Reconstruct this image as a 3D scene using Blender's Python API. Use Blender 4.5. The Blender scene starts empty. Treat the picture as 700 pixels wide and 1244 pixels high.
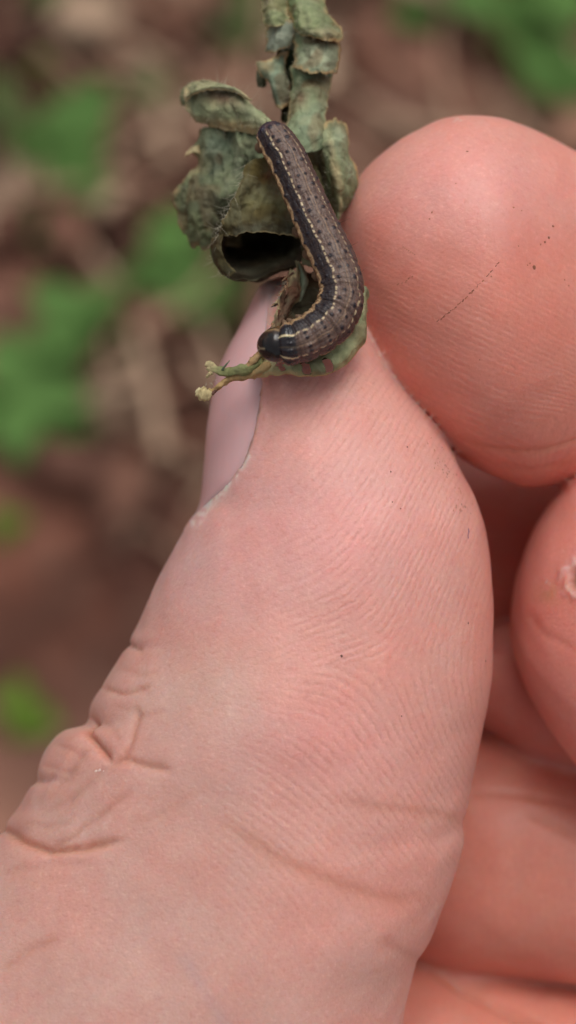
import bpy, math, random
import numpy as np
from mathutils import Vector, Matrix, noise
from mathutils.bvhtree import BVHTree

# ------------------------------------------------------------------ camera
random.seed(7); RNG = np.random.default_rng(7)
scene = bpy.context.scene
C = scene.collection
PITCH = math.radians(73)            # the phone looks down over the hand at the soil
CAM_H = 0.84
D = 110.0                           # mm from the lens to the pinch
S = 0.048                           # mm per photo pixel at that distance
F = D / S
cam_loc = Vector((0, 0, CAM_H))
fwd = Vector((0, math.cos(PITCH), -math.sin(PITCH)))
upv = Vector((0, math.sin(PITCH), math.cos(PITCH)))
rgt = Vector((1, 0, 0))
ORG = cam_loc + fwd * (D * 1e-3)    # the pinch point in the world
ROT = Matrix((rgt, upv, -fwd)).transposed()
FRAME = Matrix.Translation(ORG) @ ROT.to_4x4()

cd = bpy.data.cameras.new('camera'); cam = bpy.data.objects.new('camera', cd); C.objects.link(cam)
cam.matrix_world = Matrix.Translation(cam_loc) @ ROT.to_4x4()
cd.sensor_fit = 'VERTICAL'; cd.sensor_height = 36.0
cd.lens = 36.0 * F / 1244.0
cd.clip_start = 0.005; cd.clip_end = 500
cd.dof.use_dof = True
cd.dof.focus_distance = (D - 7.5) * 1e-3
cd.dof.aperture_fstop = cd.lens / 2.7      # a pupil 2.7 mm across
scene.camera = cam

# ------------------------------------------------------------------ overcast light
w = bpy.data.worlds.new('World'); scene.world = w; w.use_nodes = True
nt = w.node_tree; nt.nodes.clear()
SUN_EL, SUN_AZ = math.radians(64), math.radians(14)
sky = nt.nodes.new('ShaderNodeTexSky'); sky.sky_type = 'NISHITA'; sky.sun_disc = False
sky.sun_elevation = SUN_EL; sky.sun_rotation = SUN_AZ
sky.air_density = 1.0; sky.dust_density = 6.0; sky.ozone_density = 1.0
hsv = nt.nodes.new('ShaderNodeHueSaturation'); hsv.inputs['Saturation'].default_value = 0.22
bg = nt.nodes.new('ShaderNodeBackground'); bg.inputs['Strength'].default_value = 0.12
wo = nt.nodes.new('ShaderNodeOutputWorld')
nt.links.new(sky.outputs[0], hsv.inputs['Color']); nt.links.new(hsv.outputs[0], bg.inputs[0]); nt.links.new(bg.outputs[0], wo.inputs[0])
sl = bpy.data.lights.new('sun', 'SUN'); sl.energy = 0.9; sl.angle = math.radians(35); sl.color = (1.0, 0.96, 0.9)
so = bpy.data.objects.new('sun', sl); C.objects.link(so)
sdir = Vector((math.sin(SUN_AZ) * math.cos(SUN_EL), math.cos(SUN_AZ) * math.cos(SUN_EL), math.sin(SUN_EL)))
so.rotation_euler = sdir.to_track_quat('Z', 'Y').to_euler(); so.location = (0, 0, 5)
scene.view_settings.view_transform = 'Standard'; scene.view_settings.look = 'None'
scene.view_settings.exposure = -0.1; scene.view_settings.gamma = 1.0
scene.render.engine = 'CYCLES'
scene.cycles.use_denoising = True
try: scene.cycles.denoiser = 'OPENIMAGEDENOISE'
except Exception: pass
scene.cycles.use_adaptive_sampling = False

# ------------------------------------------------------------------ helpers
def P(px, py, z):                    # photo pixel at a given depth (mm) -> pinch frame, mm
    k = (D - z) / F
    return np.array([(px - 350.0) * k, -(py - 622.0) * k, z])
def px_of(V):                        # pinch frame mm -> photo pixels
    k = F / (D - V[:, 2])
    return V[:, 0] * k + 350.0, 622.0 - V[:, 1] * k
def srgb(r, g, b):
    f = lambda c: (c / 255 / 12.92) if c <= 10 else ((c / 255 + 0.055) / 1.055) ** 2.4
    return np.array([f(r), f(g), f(b)])
def pchip(x, y, n=1500):
    x = np.asarray(x, float); y = np.asarray(y, float)
    h = np.diff(x); d = np.diff(y) / h
    m = np.zeros_like(x)
    for i in range(1, len(x) - 1):
        if d[i-1] * d[i] > 0:
            w1 = 2*h[i] + h[i-1]; w2 = h[i] + 2*h[i-1]
            m[i] = (w1 + w2) / (w1 / d[i-1] + w2 / d[i])
    m[0] = d[0]; m[-1] = d[-1]
    X = np.unique(np.concatenate([np.linspace(x[0], x[-1], n), x]))
    i = np.clip(np.searchsorted(x, X, side='right') - 1, 0, len(h) - 1)
    t = (X - x[i]) / h[i]
    Y = (2*t**3-3*t**2+1)*y[i] + (t**3-2*t**2+t)*h[i]*m[i] + (-2*t**3+3*t**2)*y[i+1] + (t**3-t**2)*h[i]*m[i+1]
    return X, Y
def smin(a, b, k):
    h = np.clip(0.5 + 0.5 * (b - a) / k, 0, 1)
    return b + (a - b) * h - k * h * (1 - h)
def sstep(e0, e1, x):
    t = np.clip((x - e0) / (e1 - e0), 0, 1); return t * t * (3 - 2 * t)
def vnoise(V, scale, seed=0.0, octaves=2):
    out = np.empty(len(V))
    for i, v in enumerate(V):
        out[i] = noise.fractal((v[0]*scale+seed, v[1]*scale+seed*1.7, v[2]*scale-seed), 1.0, 2.0, octaves)
    return out
def lattice_noise(x, y, seed):       # cheap smooth 2-D value noise on arrays
    xi = np.floor(x).astype(int); yi = np.floor(y).astype(int)
    fx = x - xi; fy = y - yi; fx = fx*fx*(3-2*fx); fy = fy*fy*(3-2*fy)
    def h(a, b):
        n = (a * 374761393 + b * 668265263 + seed * 974634777) & 0x7fffffff
        n = ((n ^ (n >> 13)) * 1274126177) & 0x7fffffff
        return ((n ^ (n >> 16)) & 0xffff) / 32767.5 - 1.0
    return (h(xi, yi)*(1-fx) + h(xi+1, yi)*fx)*(1-fy) + (h(xi, yi+1)*(1-fx) + h(xi+1, yi+1)*fx)*fy
def polydist(x, y, pts):
    d = np.full(x.shape, 1e9); tt = np.zeros(x.shape); L = 0
    pts = [np.array(p, float) for p in pts]
    tot = sum(np.linalg.norm(b - a) for a, b in zip(pts, pts[1:]))
    for a, b in zip(pts, pts[1:]):
        ab = b - a; l = np.linalg.norm(ab)
        t = np.clip(((x - a[0]) * ab[0] + (y - a[1]) * ab[1]) / (l * l), 0, 1)
        q = np.hypot(x - a[0] - t * ab[0], y - a[1] - t * ab[1])
        m = q < d; d[m] = q[m]; tt[m] = (L + t[m] * l) / tot; L += l
    return d, tt
def make_obj(name, verts, faces, mat, parent=None, matrix=None, smooth=True, cols=None, attrs=None):
    me = bpy.data.meshes.new(name)
    if isinstance(faces, np.ndarray):
        nf, k = faces.shape
        me.vertices.add(len(verts)); me.vertices.foreach_set('co', np.asarray(verts, dtype=np.float32).ravel())
        me.loops.add(nf*k); me.loops.foreach_set('vertex_index', faces.astype(np.int32).ravel())
        me.polygons.add(nf); me.polygons.foreach_set('loop_start', (np.arange(nf)*k).astype(np.int32)); me.polygons.foreach_set('loop_total', np.full(nf, k, np.int32))
        me.update(calc_edges=True)
    else: me.from_pydata([tuple(v) for v in verts], [], [tuple(f) for f in faces])
    if smooth: me.polygons.foreach_set('use_smooth', [True] * len(me.polygons))
    if cols is not None:
        at = me.color_attributes.new('tint', 'FLOAT_COLOR', 'POINT')
        c4 = np.ones((len(verts), 4)); c4[:, :3] = cols
        at.data.foreach_set('color', c4.ravel())
    for k, v in (attrs or {}).items():
        at = me.attributes.new(k, 'FLOAT', 'POINT'); at.data.foreach_set('value', np.asarray(v, dtype=np.float32))
    me.materials.append(mat); me.update()
    o = bpy.data.objects.new(name, me); C.objects.link(o)
    if parent is not None: o.parent = parent
    if matrix is not None: o.matrix_world = matrix
    return o
def tag(o, label=None, cat=None, group=None, kind=None):
    for k, v in (('label', label), ('category', cat), ('group', group), ('kind', kind)):
        if v: o[k] = v
    return o
def mat_new(name):
    m = bpy.data.materials.new(name); m.use_nodes = True
    n = m.node_tree; b = n.nodes['Principled BSDF']
    return m, n, b
def N(n, t, **kw):
    x = n.nodes.new(t)
    for k, v in kw.items(): setattr(x, k, v)
    return x
def math_node(n, op, a, b=None, c=None):
    x = N(n, 'ShaderNodeMath', operation=op)
    for i, v in enumerate((a, b, c)):
        if v is None: continue
        if isinstance(v, (int, float)): x.inputs[i].default_value = v
        else: n.links.new(v, x.inputs[i])
    return x.outputs[0]
def noise_node(n, co, scale, detail=3, rough=0.5):
    x = N(n, 'ShaderNodeTexNoise'); x.inputs['Scale'].default_value = scale
    x.inputs['Detail'].default_value = detail; x.inputs['Roughness'].default_value = rough
    n.links.new(co, x.inputs['Vector']); return x.outputs['Fac']
def mixc(n, fac, a, b, mode='MIX'):
    x = N(n, 'ShaderNodeMix', data_type='RGBA', blend_type=mode)
    if isinstance(fac, (int, float)): x.inputs[0].default_value = fac
    else: n.links.new(fac, x.inputs[0])
    for i, v in ((6, a), (7, b)):
        if hasattr(v, 'is_linked'): n.links.new(v, x.inputs[i])
        else: x.inputs[i].default_value = (*v, 1)
    return x.outputs[2]
def ramp(n, fac, lo, hi):
    x = N(n, 'ShaderNodeMapRange'); x.inputs[1].default_value = lo; x.inputs[2].default_value = hi
    n.links.new(fac, x.inputs[0]); return x.outputs[0]

# ------------------------------------------------------------------ ground
def ground_z(x, y):
    z = 0.018*lattice_noise(x*7, y*7, 1) + 0.012*lattice_noise(x*17, y*17, 2) + 0.007*lattice_noise(x*41, y*41, 3)
    return z * np.exp(-(x*x + (y-.5)**2) / 6.0)
def ground_hit(px, py):
    d = rgt * ((px - 350) / F) + upv * (-(py - 622) / F) + fwd
    t = -cam_loc.z / d.z
    p = cam_loc + d * t
    return p.x, p.y
def build_ground():
    def axis(c):
        f = np.linspace(-1.1, 1.1, 330)
        s = [1.14]
        while s[-1] < 230: s.append(s[-1] * 1.16)
        s = np.array(s); return np.concatenate([-s[::-1], f, s]) + c
    X, Y = np.meshgrid(axis(0), axis(.5), indexing='ij')
    Z = ground_z(X, Y)
    n, m = X.shape
    V = np.stack([X.ravel(), Y.ravel(), Z.ravel()], 1)
    i = np.arange(n*m).reshape(n, m)
    Fc = np.stack([i[:-1, :-1], i[1:, :-1], i[1:, 1:], i[:-1, 1:]], -1).reshape(-1, 4)
    m_, t, b = mat_new('red_soil')
    co = N(t, 'ShaderNodeTexCoord').outputs['Object']
    n1 = noise_node(t, co, 9, 5, .6); n2 = noise_node(t, co, 60, 5, .6); n3 = noise_node(t, co, 3.5, 2)
    c = mixc(t, ramp(t, n1, .38, .62), (.072, .022, .013), (.25, .092, .056))
    c = mixc(t, ramp(t, n3, .45, .65), c, (.42, .215, .15))
    c = mixc(t, math_node(t, 'MULTIPLY', ramp(t, n2, .45, .75), .5), c, (.21, .12, .085))
    t.links.new(c, b.inputs['Base Color']); b.inputs['Roughness'].default_value = .95
    bp = N(t, 'ShaderNodeBump'); bp.inputs['Distance'].default_value = .01; t.links.new(n2, bp.inputs['Height'])
    t.links.new(bp.outputs[0], b.inputs['Normal'])
    tag(make_obj('ground', V, Fc, m_), kind='structure')
build_ground()

def build_litter():
    # dry straw and dead leaf scraps strewn over the soil
    m_, t, b = mat_new('dry_straw')
    a = N(t, 'ShaderNodeVertexColor', layer_name='tint').outputs[0]
    co = N(t, 'ShaderNodeTexCoord').outputs['Object']
    c = mixc(t, math_node(t, 'MULTIPLY', noise_node(t, co, 120, 3), .5), a, (.10, .06, .045))
    t.links.new(c, b.inputs['Base Color']); b.inputs['Roughness'].default_value = .85
    V, Fc, Cc = [], [], []
    R = random.Random(11)
    pal = [srgb(190, 148, 122), srgb(166, 120, 96), srgb(136, 90, 70), srgb(110, 68, 52), srgb(212, 178, 148)]
    for k in range(2400):
        x = R.uniform(-.38, .38); y = R.uniform(-.12, .8)
        dens = lattice_noise(np.array([x*6.5]), np.array([y*6.5]), 5)[0]
        if R.random() > .48 + 1.1*dens: continue
        L = R.uniform(.02, .09); wd = R.uniform(.0012, .0045); a0 = R.gauss(math.radians(145), .8)
        flat = False
        if R.random() < .16: L = R.uniform(.03, .055); wd = R.uniform(.009, .018); flat = True
        bend = R.gauss(0, .5); lift = R.uniform(.002, .028); tilt = R.gauss(0, .16)
        col = np.array(pal[R.randrange(5)]) * R.uniform(.7, 1.15)
        n = 6; px, py, a_ = x - math.cos(a0)*L/2, y - math.sin(a0)*L/2, a0
        base = len(V)
        for i in range(n + 1):
            t_ = i / n
            gz = float(ground_z(np.array([px]), np.array([py]))[0])
            zz = gz + lift + tilt*L*(t_-.5)
            prof = wd * (math.sin(math.pi*min(.97, max(.1, t_)))**.6 if flat else (1 - .45*t_))
            cx, cy = -math.sin(a_)*prof, math.cos(a_)*prof
            th = .0012
            V += [(px+cx, py+cy, zz - (.004 if flat else 0)), (px, py, zz + (.001 if flat else prof*.8)), (px-cx, py-cy, zz + (.003 if flat else 0)), (px, py, zz - (th if flat else prof*.8))]
            Cc += [col]*4
            px += math.cos(a_)*L/n; py += math.sin(a_)*L/n; a_ += bend/n
        for i in range(n):
            for j in range(4):
                Fc.append((base+4*i+j, base+4*i+(j+1) % 4, base+4*i+4+(j+1) % 4, base+4*i+4+j))
        Fc.append((base, base+1, base+2, base+3)); e = base+4*n; Fc.append((e+3, e+2, e+1, e))
    o = make_obj('dry_straw', V, Fc, m_, cols=np.array(Cc))
    tag(o, 'dry brown straw and dead leaf scraps strewn over the red soil', 'straw', kind='stuff')
build_litter()

# ------------------------------------------------------------------ seedlings on the soil
def leaf_mesh(name, L, Wd, seed, mat):
    R = random.Random(seed); n, m = 9, 6
    V, Fc = [], []
    for i in range(n + 1):
        t = i / n
        hw = 1.0*Wd * (math.sin(math.pi * t**.72))**.75 if 0 < t < 1 else .0004
        for j in range(m + 1):
            s = j / m * 2 - 1
            V.append((t*L, s*hw, .22*abs(s)*hw - .35*L*t*t*.6 + .05*L*math.sin(7*t+seed)*abs(s) + .02*L*math.sin(5*s+seed)))
    q = len(V)
    V += [(a, b_, c - .0004) for a, b_, c in V]
    for i in range(n):
        for j in range(m):
            a = i*(m+1)+j; f = (a, a+m+1, a+m+2, a+1)
            Fc.append(f); Fc.append(tuple(q + v for v in reversed(f)))
    me = bpy.data.meshes.new(name); me.from_pydata(V, [], Fc); me.materials.append(mat)
    me.polygons.foreach_set('use_smooth', [True]*len(me.polygons)); return me
def green(name, c1, c2):
    m_, t, b = mat_new(name)
    co = N(t, 'ShaderNodeTexCoord').outputs['Object']
    t.links.new(mixc(t, ramp(t, noise_node(t, co, 60, 3), .35, .65), c1, c2), b.inputs['Base Color'])
    b.inputs['Roughness'].default_value = .7; b.inputs['Specular IOR Level'].default_value = .2
    tr = N(t, 'ShaderNodeBsdfTranslucent'); tr.inputs[0].default_value = (*[c*1.3 for c in c2], 1)
    mx = N(t, 'ShaderNodeMixShader'); mx.inputs[0].default_value = .25
    t.links.new(b.outputs[0], mx.inputs[1]); t.links.new(tr.outputs[0], mx.inputs[2])
    t.links.new(mx.outputs[0], t.nodes['Material Output'].inputs[0]); return m_
G1 = green('seedling_green', (.080, .175, .038), (.145, .275, .070))
G2 = green('lime_green', (.11, .19, .022), (.18, .29, .035))
G3 = green('muted_green', (.085, .13, .04), (.125, .18, .055))
LM = {k: [leaf_mesh('leaf', 1, w_, s_, m_) for s_, w_ in ((1, .36), (2, .42), (3, .30))] for k, m_ in (('g', G1), ('l', G2), ('m', G3))}
def seedling(px, py, size, kind, n, label, seed, group=None):
    R = random.Random(seed); x, y = ground_hit(px, py)
    z = float(ground_z(np.array([x]), np.array([y]))[0])
    root = bpy.data.objects.new('seedling', None); C.objects.link(root); root.location = (x, y, z)
    tag(root, label, 'seedling', group)
    h = size * .55
    V, Fc = [], []
    for i in range(5):
        t = i / 4; r = .0022*(1-.5*t)
        for j in range(6):
            a = j*math.pi/3; V.append((r*math.cos(a)+.004*t*t, r*math.sin(a), -.006 + (h+.006)*t))
    for i in range(4):
        for j in range(6): Fc.append((6*i+j, 6*i+(j+1) % 6, 6*i+6+(j+1) % 6, 6*i+6+j))
    Fc.append(tuple(range(24, 30)))
    me = bpy.data.meshes.new('stem'); me.from_pydata(V, [], Fc); me.materials.append({'g': G1, 'l': G2, 'm': G3}[kind])
    s = bpy.data.objects.new('stem', me); C.objects.link(s); s.parent = root
    a0 = R.uniform(0, 6.3)
    for i in range(n):
        lf = bpy.data.objects.new('leaf', LM[kind][R.randrange(3)]); C.objects.link(lf); lf.parent = root
        sc = size * R.uniform(.38, .68); t = R.uniform(.25, 1)
        lf.location = (.004*t*t, 0, h*t); lf.scale = (sc, sc, sc)
        lf.rotation_euler = (R.uniform(-.5, .5), R.uniform(-.5, .35), a0 + i*2.4 + R.uniform(-.3, .3))
GRP = 'seedlings in the soil behind the hand'
BL = 'out of focus bright green seedling with broad leaves in the red brown soil'
for i, (px, py, sz, k, n, lb) in enumerate([
        (72, 222, .078, 'g', 8, 'large broad leaved green seedling across bare soil from the curled leaf'),
        (243, 362, .066, 'g', 8, 'green seedling showing between the curled leaf and the thumb tip'),
        (105, 425, .058, 'g', 7, 'paler green seedling crowding a darker one across from the thumbnail'),
        (28, 512, .058, 'g', 8, 'darker green seedling crowded by a paler one across from the thumbnail'),
        (530, 12, .052, 'g', 6, 'bright green seedling, one of a pair beyond the forefinger tip'),
        (645, 12, .056, 'g', 6, 'bright green seedling, one of a pair beyond the forefinger tip'),
        (688, 118, .060, 'g', 6, 'green seedling half hidden behind the rounded back of the forefinger tip')]):
    seedling(px, py, sz, k, n, lb, 40+i, GRP)
for i, (px, py, sz, n, lb) in enumerate([
        (22, 866, .033, 6, 'small lime green seedling beside the bent thumb knuckle, out of focus'),
        (4, 650, .020, 5, 'tiny lime green seedling alone on the straw covered soil'),
        (68, 98, .028, 5, 'small yellow green seedling beyond the large broad leaved one')]):
    seedling(px, py, sz, 'l', n, lb, 70+i, GRP)
for i, (px, py, sz, n) in enumerate([(298, 55, .044, 5), (188, 130, .036, 4), (85, 8, .05, 5), (0, 150, .045, 4)]):
    seedling(px, py, sz, 'm', n, 'faint dull green seedling low among the brown straw, out of focus', 80+i, GRP)

# ------------------------------------------------------------------ the hand
def ktab(pk, a, zc): return (np.asarray(a, float)) * (D - zc) / F
class Loft:                          # a limb told by its two edges in the photo and its depth
    def __init__(s, axis, pk, e0, e1, zk, zc, bk, b, p=2.2, cen=None):
        pk = np.asarray(pk, float)
        zz = np.interp(pk, *pchip(zk, zc))
        bb = np.interp(pk, *pchip(bk, b))
        k = (D - zz) / F
        s.axis, s.p = axis, p
        if axis == 'y':
            u = -(pk - 622) * k; A = (np.asarray(e0) - 350) * k; B = (np.asarray(e1) - 350) * k
        else:
            u = (pk - 350) * k; A = -(np.asarray(e0) - 622) * k; B = -(np.asarray(e1) - 622) * k
        if u[0] > u[-1]: u, A, B, zz, bb = u[::-1], A[::-1], B[::-1], zz[::-1], bb[::-1]
        s.u, s.A = pchip(u, A); s.B = np.interp(s.u, *pchip(u, B)); s.z = np.interp(s.u, *pchip(u, zz)); s.b = np.interp(s.u, *pchip(u, bb))
        if cen is None: s.c = (s.A + s.B)/2
        else:
            kk = (D - np.interp(cen[0], *pchip(zk, zc)))/F; cu = -(np.array(cen[0]) - 622)*kk; cx = (np.array(cen[1]) - 350)*kk
            s.c = np.interp(s.u, *pchip(cu[::-1], cx[::-1]))
            ker = np.ones(90)/90; s.c = np.convolve(np.pad(s.c, 90, mode='edge'), ker, 'same')[90:-90]
    def sec(s, u):
        A = np.interp(u, s.u, s.A); B = np.interp(u, s.u, s.B); c = np.interp(u, s.u, s.c)
        return c, np.maximum(np.abs(c - A), .05), np.maximum(np.abs(B - c), .05), np.interp(u, s.u, s.z), np.maximum(np.interp(u, s.u, s.b), .05)
    def __call__(s, V):
        u, v = (V[:, 1], V[:, 0]) if s.axis == 'y' else (V[:, 0], V[:, 1])
        c, a, a2, zc, b = s.sec(u)
        lo_side = (v < c) if s.axis == 'y' else (v > c)
        a = np.where(lo_side, a, a2)
        q = (np.abs((v - c)/a)**s.p + np.abs((V[:, 2] - zc)/b)**s.p)**(1/s.p)
        d = (q - 1) * np.minimum(a, b)
        ov = np.maximum(s.u[0] - u, u - s.u[-1])
        return np.where(ov > 0, np.sqrt(np.maximum(d, 0)**2 + ov**2), d)
def rcone(V, a, b, r1, r2):
    a = np.asarray(a); ab = np.asarray(b) - a
    t = np.clip(((V - a) @ ab) / (ab @ ab), 0, 1)
    return np.linalg.norm(V - a - t[:, None]*ab, axis=1) - (r1 + (r2 - r1)*t)

TH_PY = [337, 339, 345, 352, 365, 380, 400, 430, 460, 500, 540, 580, 610, 640, 680, 720, 760, 778, 784, 792, 815, 840, 862, 876, 882, 888, 898, 918, 940, 948, 956, 980, 1000, 1010, 1018, 1040, 1090, 1130, 1162, 1180, 1244, 1320, 1450, 1600, 1800]
TH_L = [338, 332, 322, 315, 308, 301, 292, 276, 264, 256.5, 252, 249, 245, 227, 204, 184, 167, 159, 158, 152, 137, 121, 110.5, 107, 103, 80, 66, 53, 46, 45.5, 37, 23, 8, 4, -6, -28, -62, -88, -108, -118, -152, -185, -220, -230, -230]
TH_R = [346, 354, 376, 394, 418, 437, 454, 467, 480, 512, 542, 563, 578, 588, 595, 598, 599, 598.5, 598, 597.5, 596, 593, 590, 587, 586, 585, 583, 579, 574, 572, 571, 566, 561, 562, 562, 557, 541, 525, 507, 501, 489, 482, 476, 480, 500]
# the knuckle folds in the outline are kept apart, so that they bend only the skin near that edge
_py = np.arange(337., 1801.); _l = np.interp(_py, *pchip(TH_PY, TH_L, 4000))
_sm = np.convolve(np.pad(_l, 60, mode='edge'), np.hanning(113)/np.hanning(113).sum(), 'same')[60:-60]
_wt = sstep(690, 740, _py)*(1 - sstep(1060, 1120, _py)); _ls = _l*(1-_wt) + _sm*_wt
TH_LS = np.interp(TH_PY, _py, _ls)
thumb = Loft('y', TH_PY, TH_LS, TH_R, [337, 500, 760, 1000, 1244, 1800], [-1.0, -.5, .6, .8, .8, 0],
             [337, 341, 352, 375, 420, 480, 560, 660, 760, 900, 1000, 1244, 1800], [.4, 1.3, 2.4, 3.6, 5.3, 6.7, 7.8, 8.6, 9.0, 9.5, 9.8, 11, 15],
             cen=([337, 400, 460, 540, 610, 680, 760, 840, 900, 1000, 1090, 1244, 1450, 1800], [342, 373, 372, 397, 409, 399, 383, 357, 330, 284, 240, 168, 128, 135]))
index = Loft('x', [410, 411.5, 415, 421, 432, 447, 470, 500, 540, 560, 600, 640, 680, 700, 740, 800, 900],
             [294, 272, 252, 240, 221, 203, 182, 163, 147, 144.5, 148, 161, 180, 190, 206, 216, 220],
             [306, 328, 350, 370, 396, 430, 468, 505, 540, 556, 579, 591, 588, 581, 573, 578, 590],
             [410, 560, 700, 900], [-1.5, -1.5, -5, -16],
             [410, 415, 430, 470, 540, 620, 900], [.8, 2.6, 4.6, 6.6, 8.2, 8.8, 8.8], 2.1)
middle = Loft('x', [621, 622.5, 626, 638, 660, 700, 740, 800, 950],
              [748, 736, 716, 672, 627, 578, 548, 530, 530], [764, 776, 795, 830, 873, 928, 958, 975, 975],
              [621, 700, 800, 950], [-4, -3, -4.5, -12], [621, 626, 645, 700, 800, 950], [.8, 2.6, 4.6, 7.2, 8.4, 8.2])
ring = Loft('x', [520, 560, 600, 640, 700, 800, 900], [792, 778, 762, 752, 750, 760, 770], [850, 868, 893, 924, 941, 952, 960],
            [520, 700, 900], [-16, -14, -16], [520, 560, 700, 900], [3, 6.5, 7.5, 7.5])
little = Loft('x', [430, 470, 530, 600, 700, 800, 900], [925, 900, 882, 886, 905, 920, 935], [1120, 1145, 1168, 1178, 1190, 1200, 1205],
              [430, 700, 900], [-16, -14.5, -17], [430, 500, 700, 900], [4, 7.5, 8.2, 8])
heel = Loft('x', [350, 420, 500, 600, 700, 800, 900], [1150, 1152, 1160, 1176, 1194, 1215, 1240], [1500]*7,
            [350, 900], [-15, -15], [350, 900], [9, 9.5])
def hand_parts(V):
    T = thumb(V)
    T = smin(T, rcone(V, P(220, 1760, -8), P(300, 2350, -12), 19, 20), 8)
    I = smin(index(V), rcone(V, P(890, 405, -17), P(1130, 560, -31), 8.4, 9), 3)
    I = smin(I, rcone(V, P(1130, 560, -31), P(1010, 1010, -37), 9, 10), 3)
    W_ = rcone(V, P(470, 655, -20), P(900, 700, -25), 7.5, 7.5)            # folded finger behind the gap
    M = smin(middle(V), rcone(V, P(940, 752, -12), P(1150, 820, -27), 8.2, 8.6), 3)
    M = smin(M, rcone(V, P(1150, 820, -27), P(1010, 1150, -37), 8.6, 10), 3)
    R_ = smin(ring(V), rcone(V, P(880, 860, -13), P(1120, 960, -27), 7.4, 8), 3)
    R_ = smin(R_, rcone(V, P(1120, 960, -27), P(960, 1250, -36), 8, 10), 3)
    L_ = smin(little(V), rcone(V, P(880, 1065, -13), P(1060, 1120, -26), 7.4, 8), 3)
    L_ = smin(L_, rcone(V, P(1060, 1120, -26), P(900, 1350, -33), 8, 9.5), 3)
    H = smin(heel(V), rcone(V, P(980, 1130, -36), P(560, 1700, -20), 11, 16), 6)
    H = smin(H, rcone(V, P(960, 1050, -37), P(900, 1350, -34), 10, 11), 6)
    return T, I, W_, M, R_, L_, H
def hand_sdf(V, parts=False):
    q = hand_parts(V)
    T, I, W_, M, R_, L_, H = q
    f = smin(smin(I, M, .35), smin(R_, L_, .35), .35)
    f = smin(smin(f, W_, .5), H, .8)
    d = smin(T, f, .35)
    return (d, np.argmin(np.stack(q), 0)) if parts else d
def surface_nets(f, lo, hi, h):
    n = [int(math.ceil((b - a)/h)/8)*8 + 9 for a, b in zip(lo, hi)]
    B = 8; hc = h*B
    g = [np.arange((m - 1)//B + 1)*hc + a for m, a in zip(n, lo)]
    nc = [len(a) for a in g]
    pts = np.stack(np.meshgrid(*g, indexing='ij'), -1).reshape(-1, 3)
    dc = f(pts).reshape(nc)
    # a block is evaluated finely when any of its corners lies near the surface
    cn = np.stack([dc[i:nc[0]-1+i, j:nc[1]-1+j, k:nc[2]-1+k] for i in (0, 1) for j in (0, 1) for k in (0, 1)])
    near = (np.abs(cn).min(0) < hc*1.6) | (cn.min(0)*cn.max(0) < 0)
    d = np.empty([(c-1)*B + 1 for c in nc], np.float32)
    sgn = np.where(dc[:-1, :-1, :-1] > 0, 9., -9.)
    d[:-1, :-1, :-1] = np.repeat(np.repeat(np.repeat(sgn, B, 0), B, 1), B, 2)
    d[-1], d[:, -1], d[:, :, -1] = 9, 9, 9
    off = np.stack(np.meshgrid(*[np.arange(B+1)]*3, indexing='ij'), -1).reshape(-1, 3)
    bl = np.argwhere(near)
    for s in range(0, len(bl), 400):
        ii = (bl[s:s+400, None, :]*B + off[None]).reshape(-1, 3)
        d[ii[:, 0], ii[:, 1], ii[:, 2]] = f(ii*h + np.array(lo))
    neg = d < 0
    cs = np.zeros([m-1 for m in d.shape], np.int8)
    for i in (0, 1):
        for j in (0, 1):
            for k in (0, 1): cs += neg[i:d.shape[0]-1+i, j:d.shape[1]-1+j, k:d.shape[2]-1+k]
    act = (cs > 0) & (cs < 8)
    idx = np.full(act.shape, -1, np.int64); ca = np.argwhere(act); idx[act] = np.arange(len(ca))
    acc = np.zeros((len(ca), 3)); cnt = np.zeros(len(ca))
    cor = [(i, j, k) for i in (0, 1) for j in (0, 1) for k in (0, 1)]
    for a in cor:
        for b in cor:
            if sum(abs(x-y) for x, y in zip(a, b)) != 1 or a > b: continue
            da = d[ca[:, 0]+a[0], ca[:, 1]+a[1], ca[:, 2]+a[2]]; db = d[ca[:, 0]+b[0], ca[:, 1]+b[1], ca[:, 2]+b[2]]
            m = (da < 0) != (db < 0)
            t = np.where(m, da/(da - db + 1e-12), 0)
            acc += np.where(m[:, None], np.array(a) + t[:, None]*(np.array(b)-np.array(a)), 0); cnt += m
    V = (ca + acc/cnt[:, None])*h + np.array(lo)
    quads = []
    for ax in range(3):
        sl0 = [slice(None)]*3; sl1 = [slice(None)]*3; sl0[ax] = slice(0, -1); sl1[ax] = slice(1, None)
        e0, e1 = neg[tuple(sl0)], neg[tuple(sl1)]
        p = np.argwhere(e0 != e1)
        u, v = (ax+1) % 3, (ax+2) % 3
        ok = (p[:, u] > 0) & (p[:, v] > 0) & (p[:, u] < act.shape[u]) & (p[:, v] < act.shape[v]) & (p[:, ax] < act.shape[ax])
        p = p[ok]; inside = e0[p[:, 0], p[:, 1], p[:, 2]]
        def c(du, dv):
            q = p.copy(); q[:, u] -= du; q[:, v] -= dv; return idx[q[:, 0], q[:, 1], q[:, 2]]
        Q = np.stack([c(1, 1), c(0, 1), c(0, 0), c(1, 0)], 1)
        Q[~inside] = Q[~inside][:, ::-1]; quads.append(Q)
    return V, np.concatenate(quads)
def newton(V, f, it=2, lim=.25):
    e = .02
    for _ in range(it):
        d = f(V)
        g = np.stack([(f(V + np.eye(3)[i]*e) - d)/e for i in range(3)], 1)
        gl = np.linalg.norm(g, axis=1) + 1e-6
        V = V - g/gl[:, None]*np.clip(d/gl, -lim, lim)[:, None]
    return V
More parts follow.
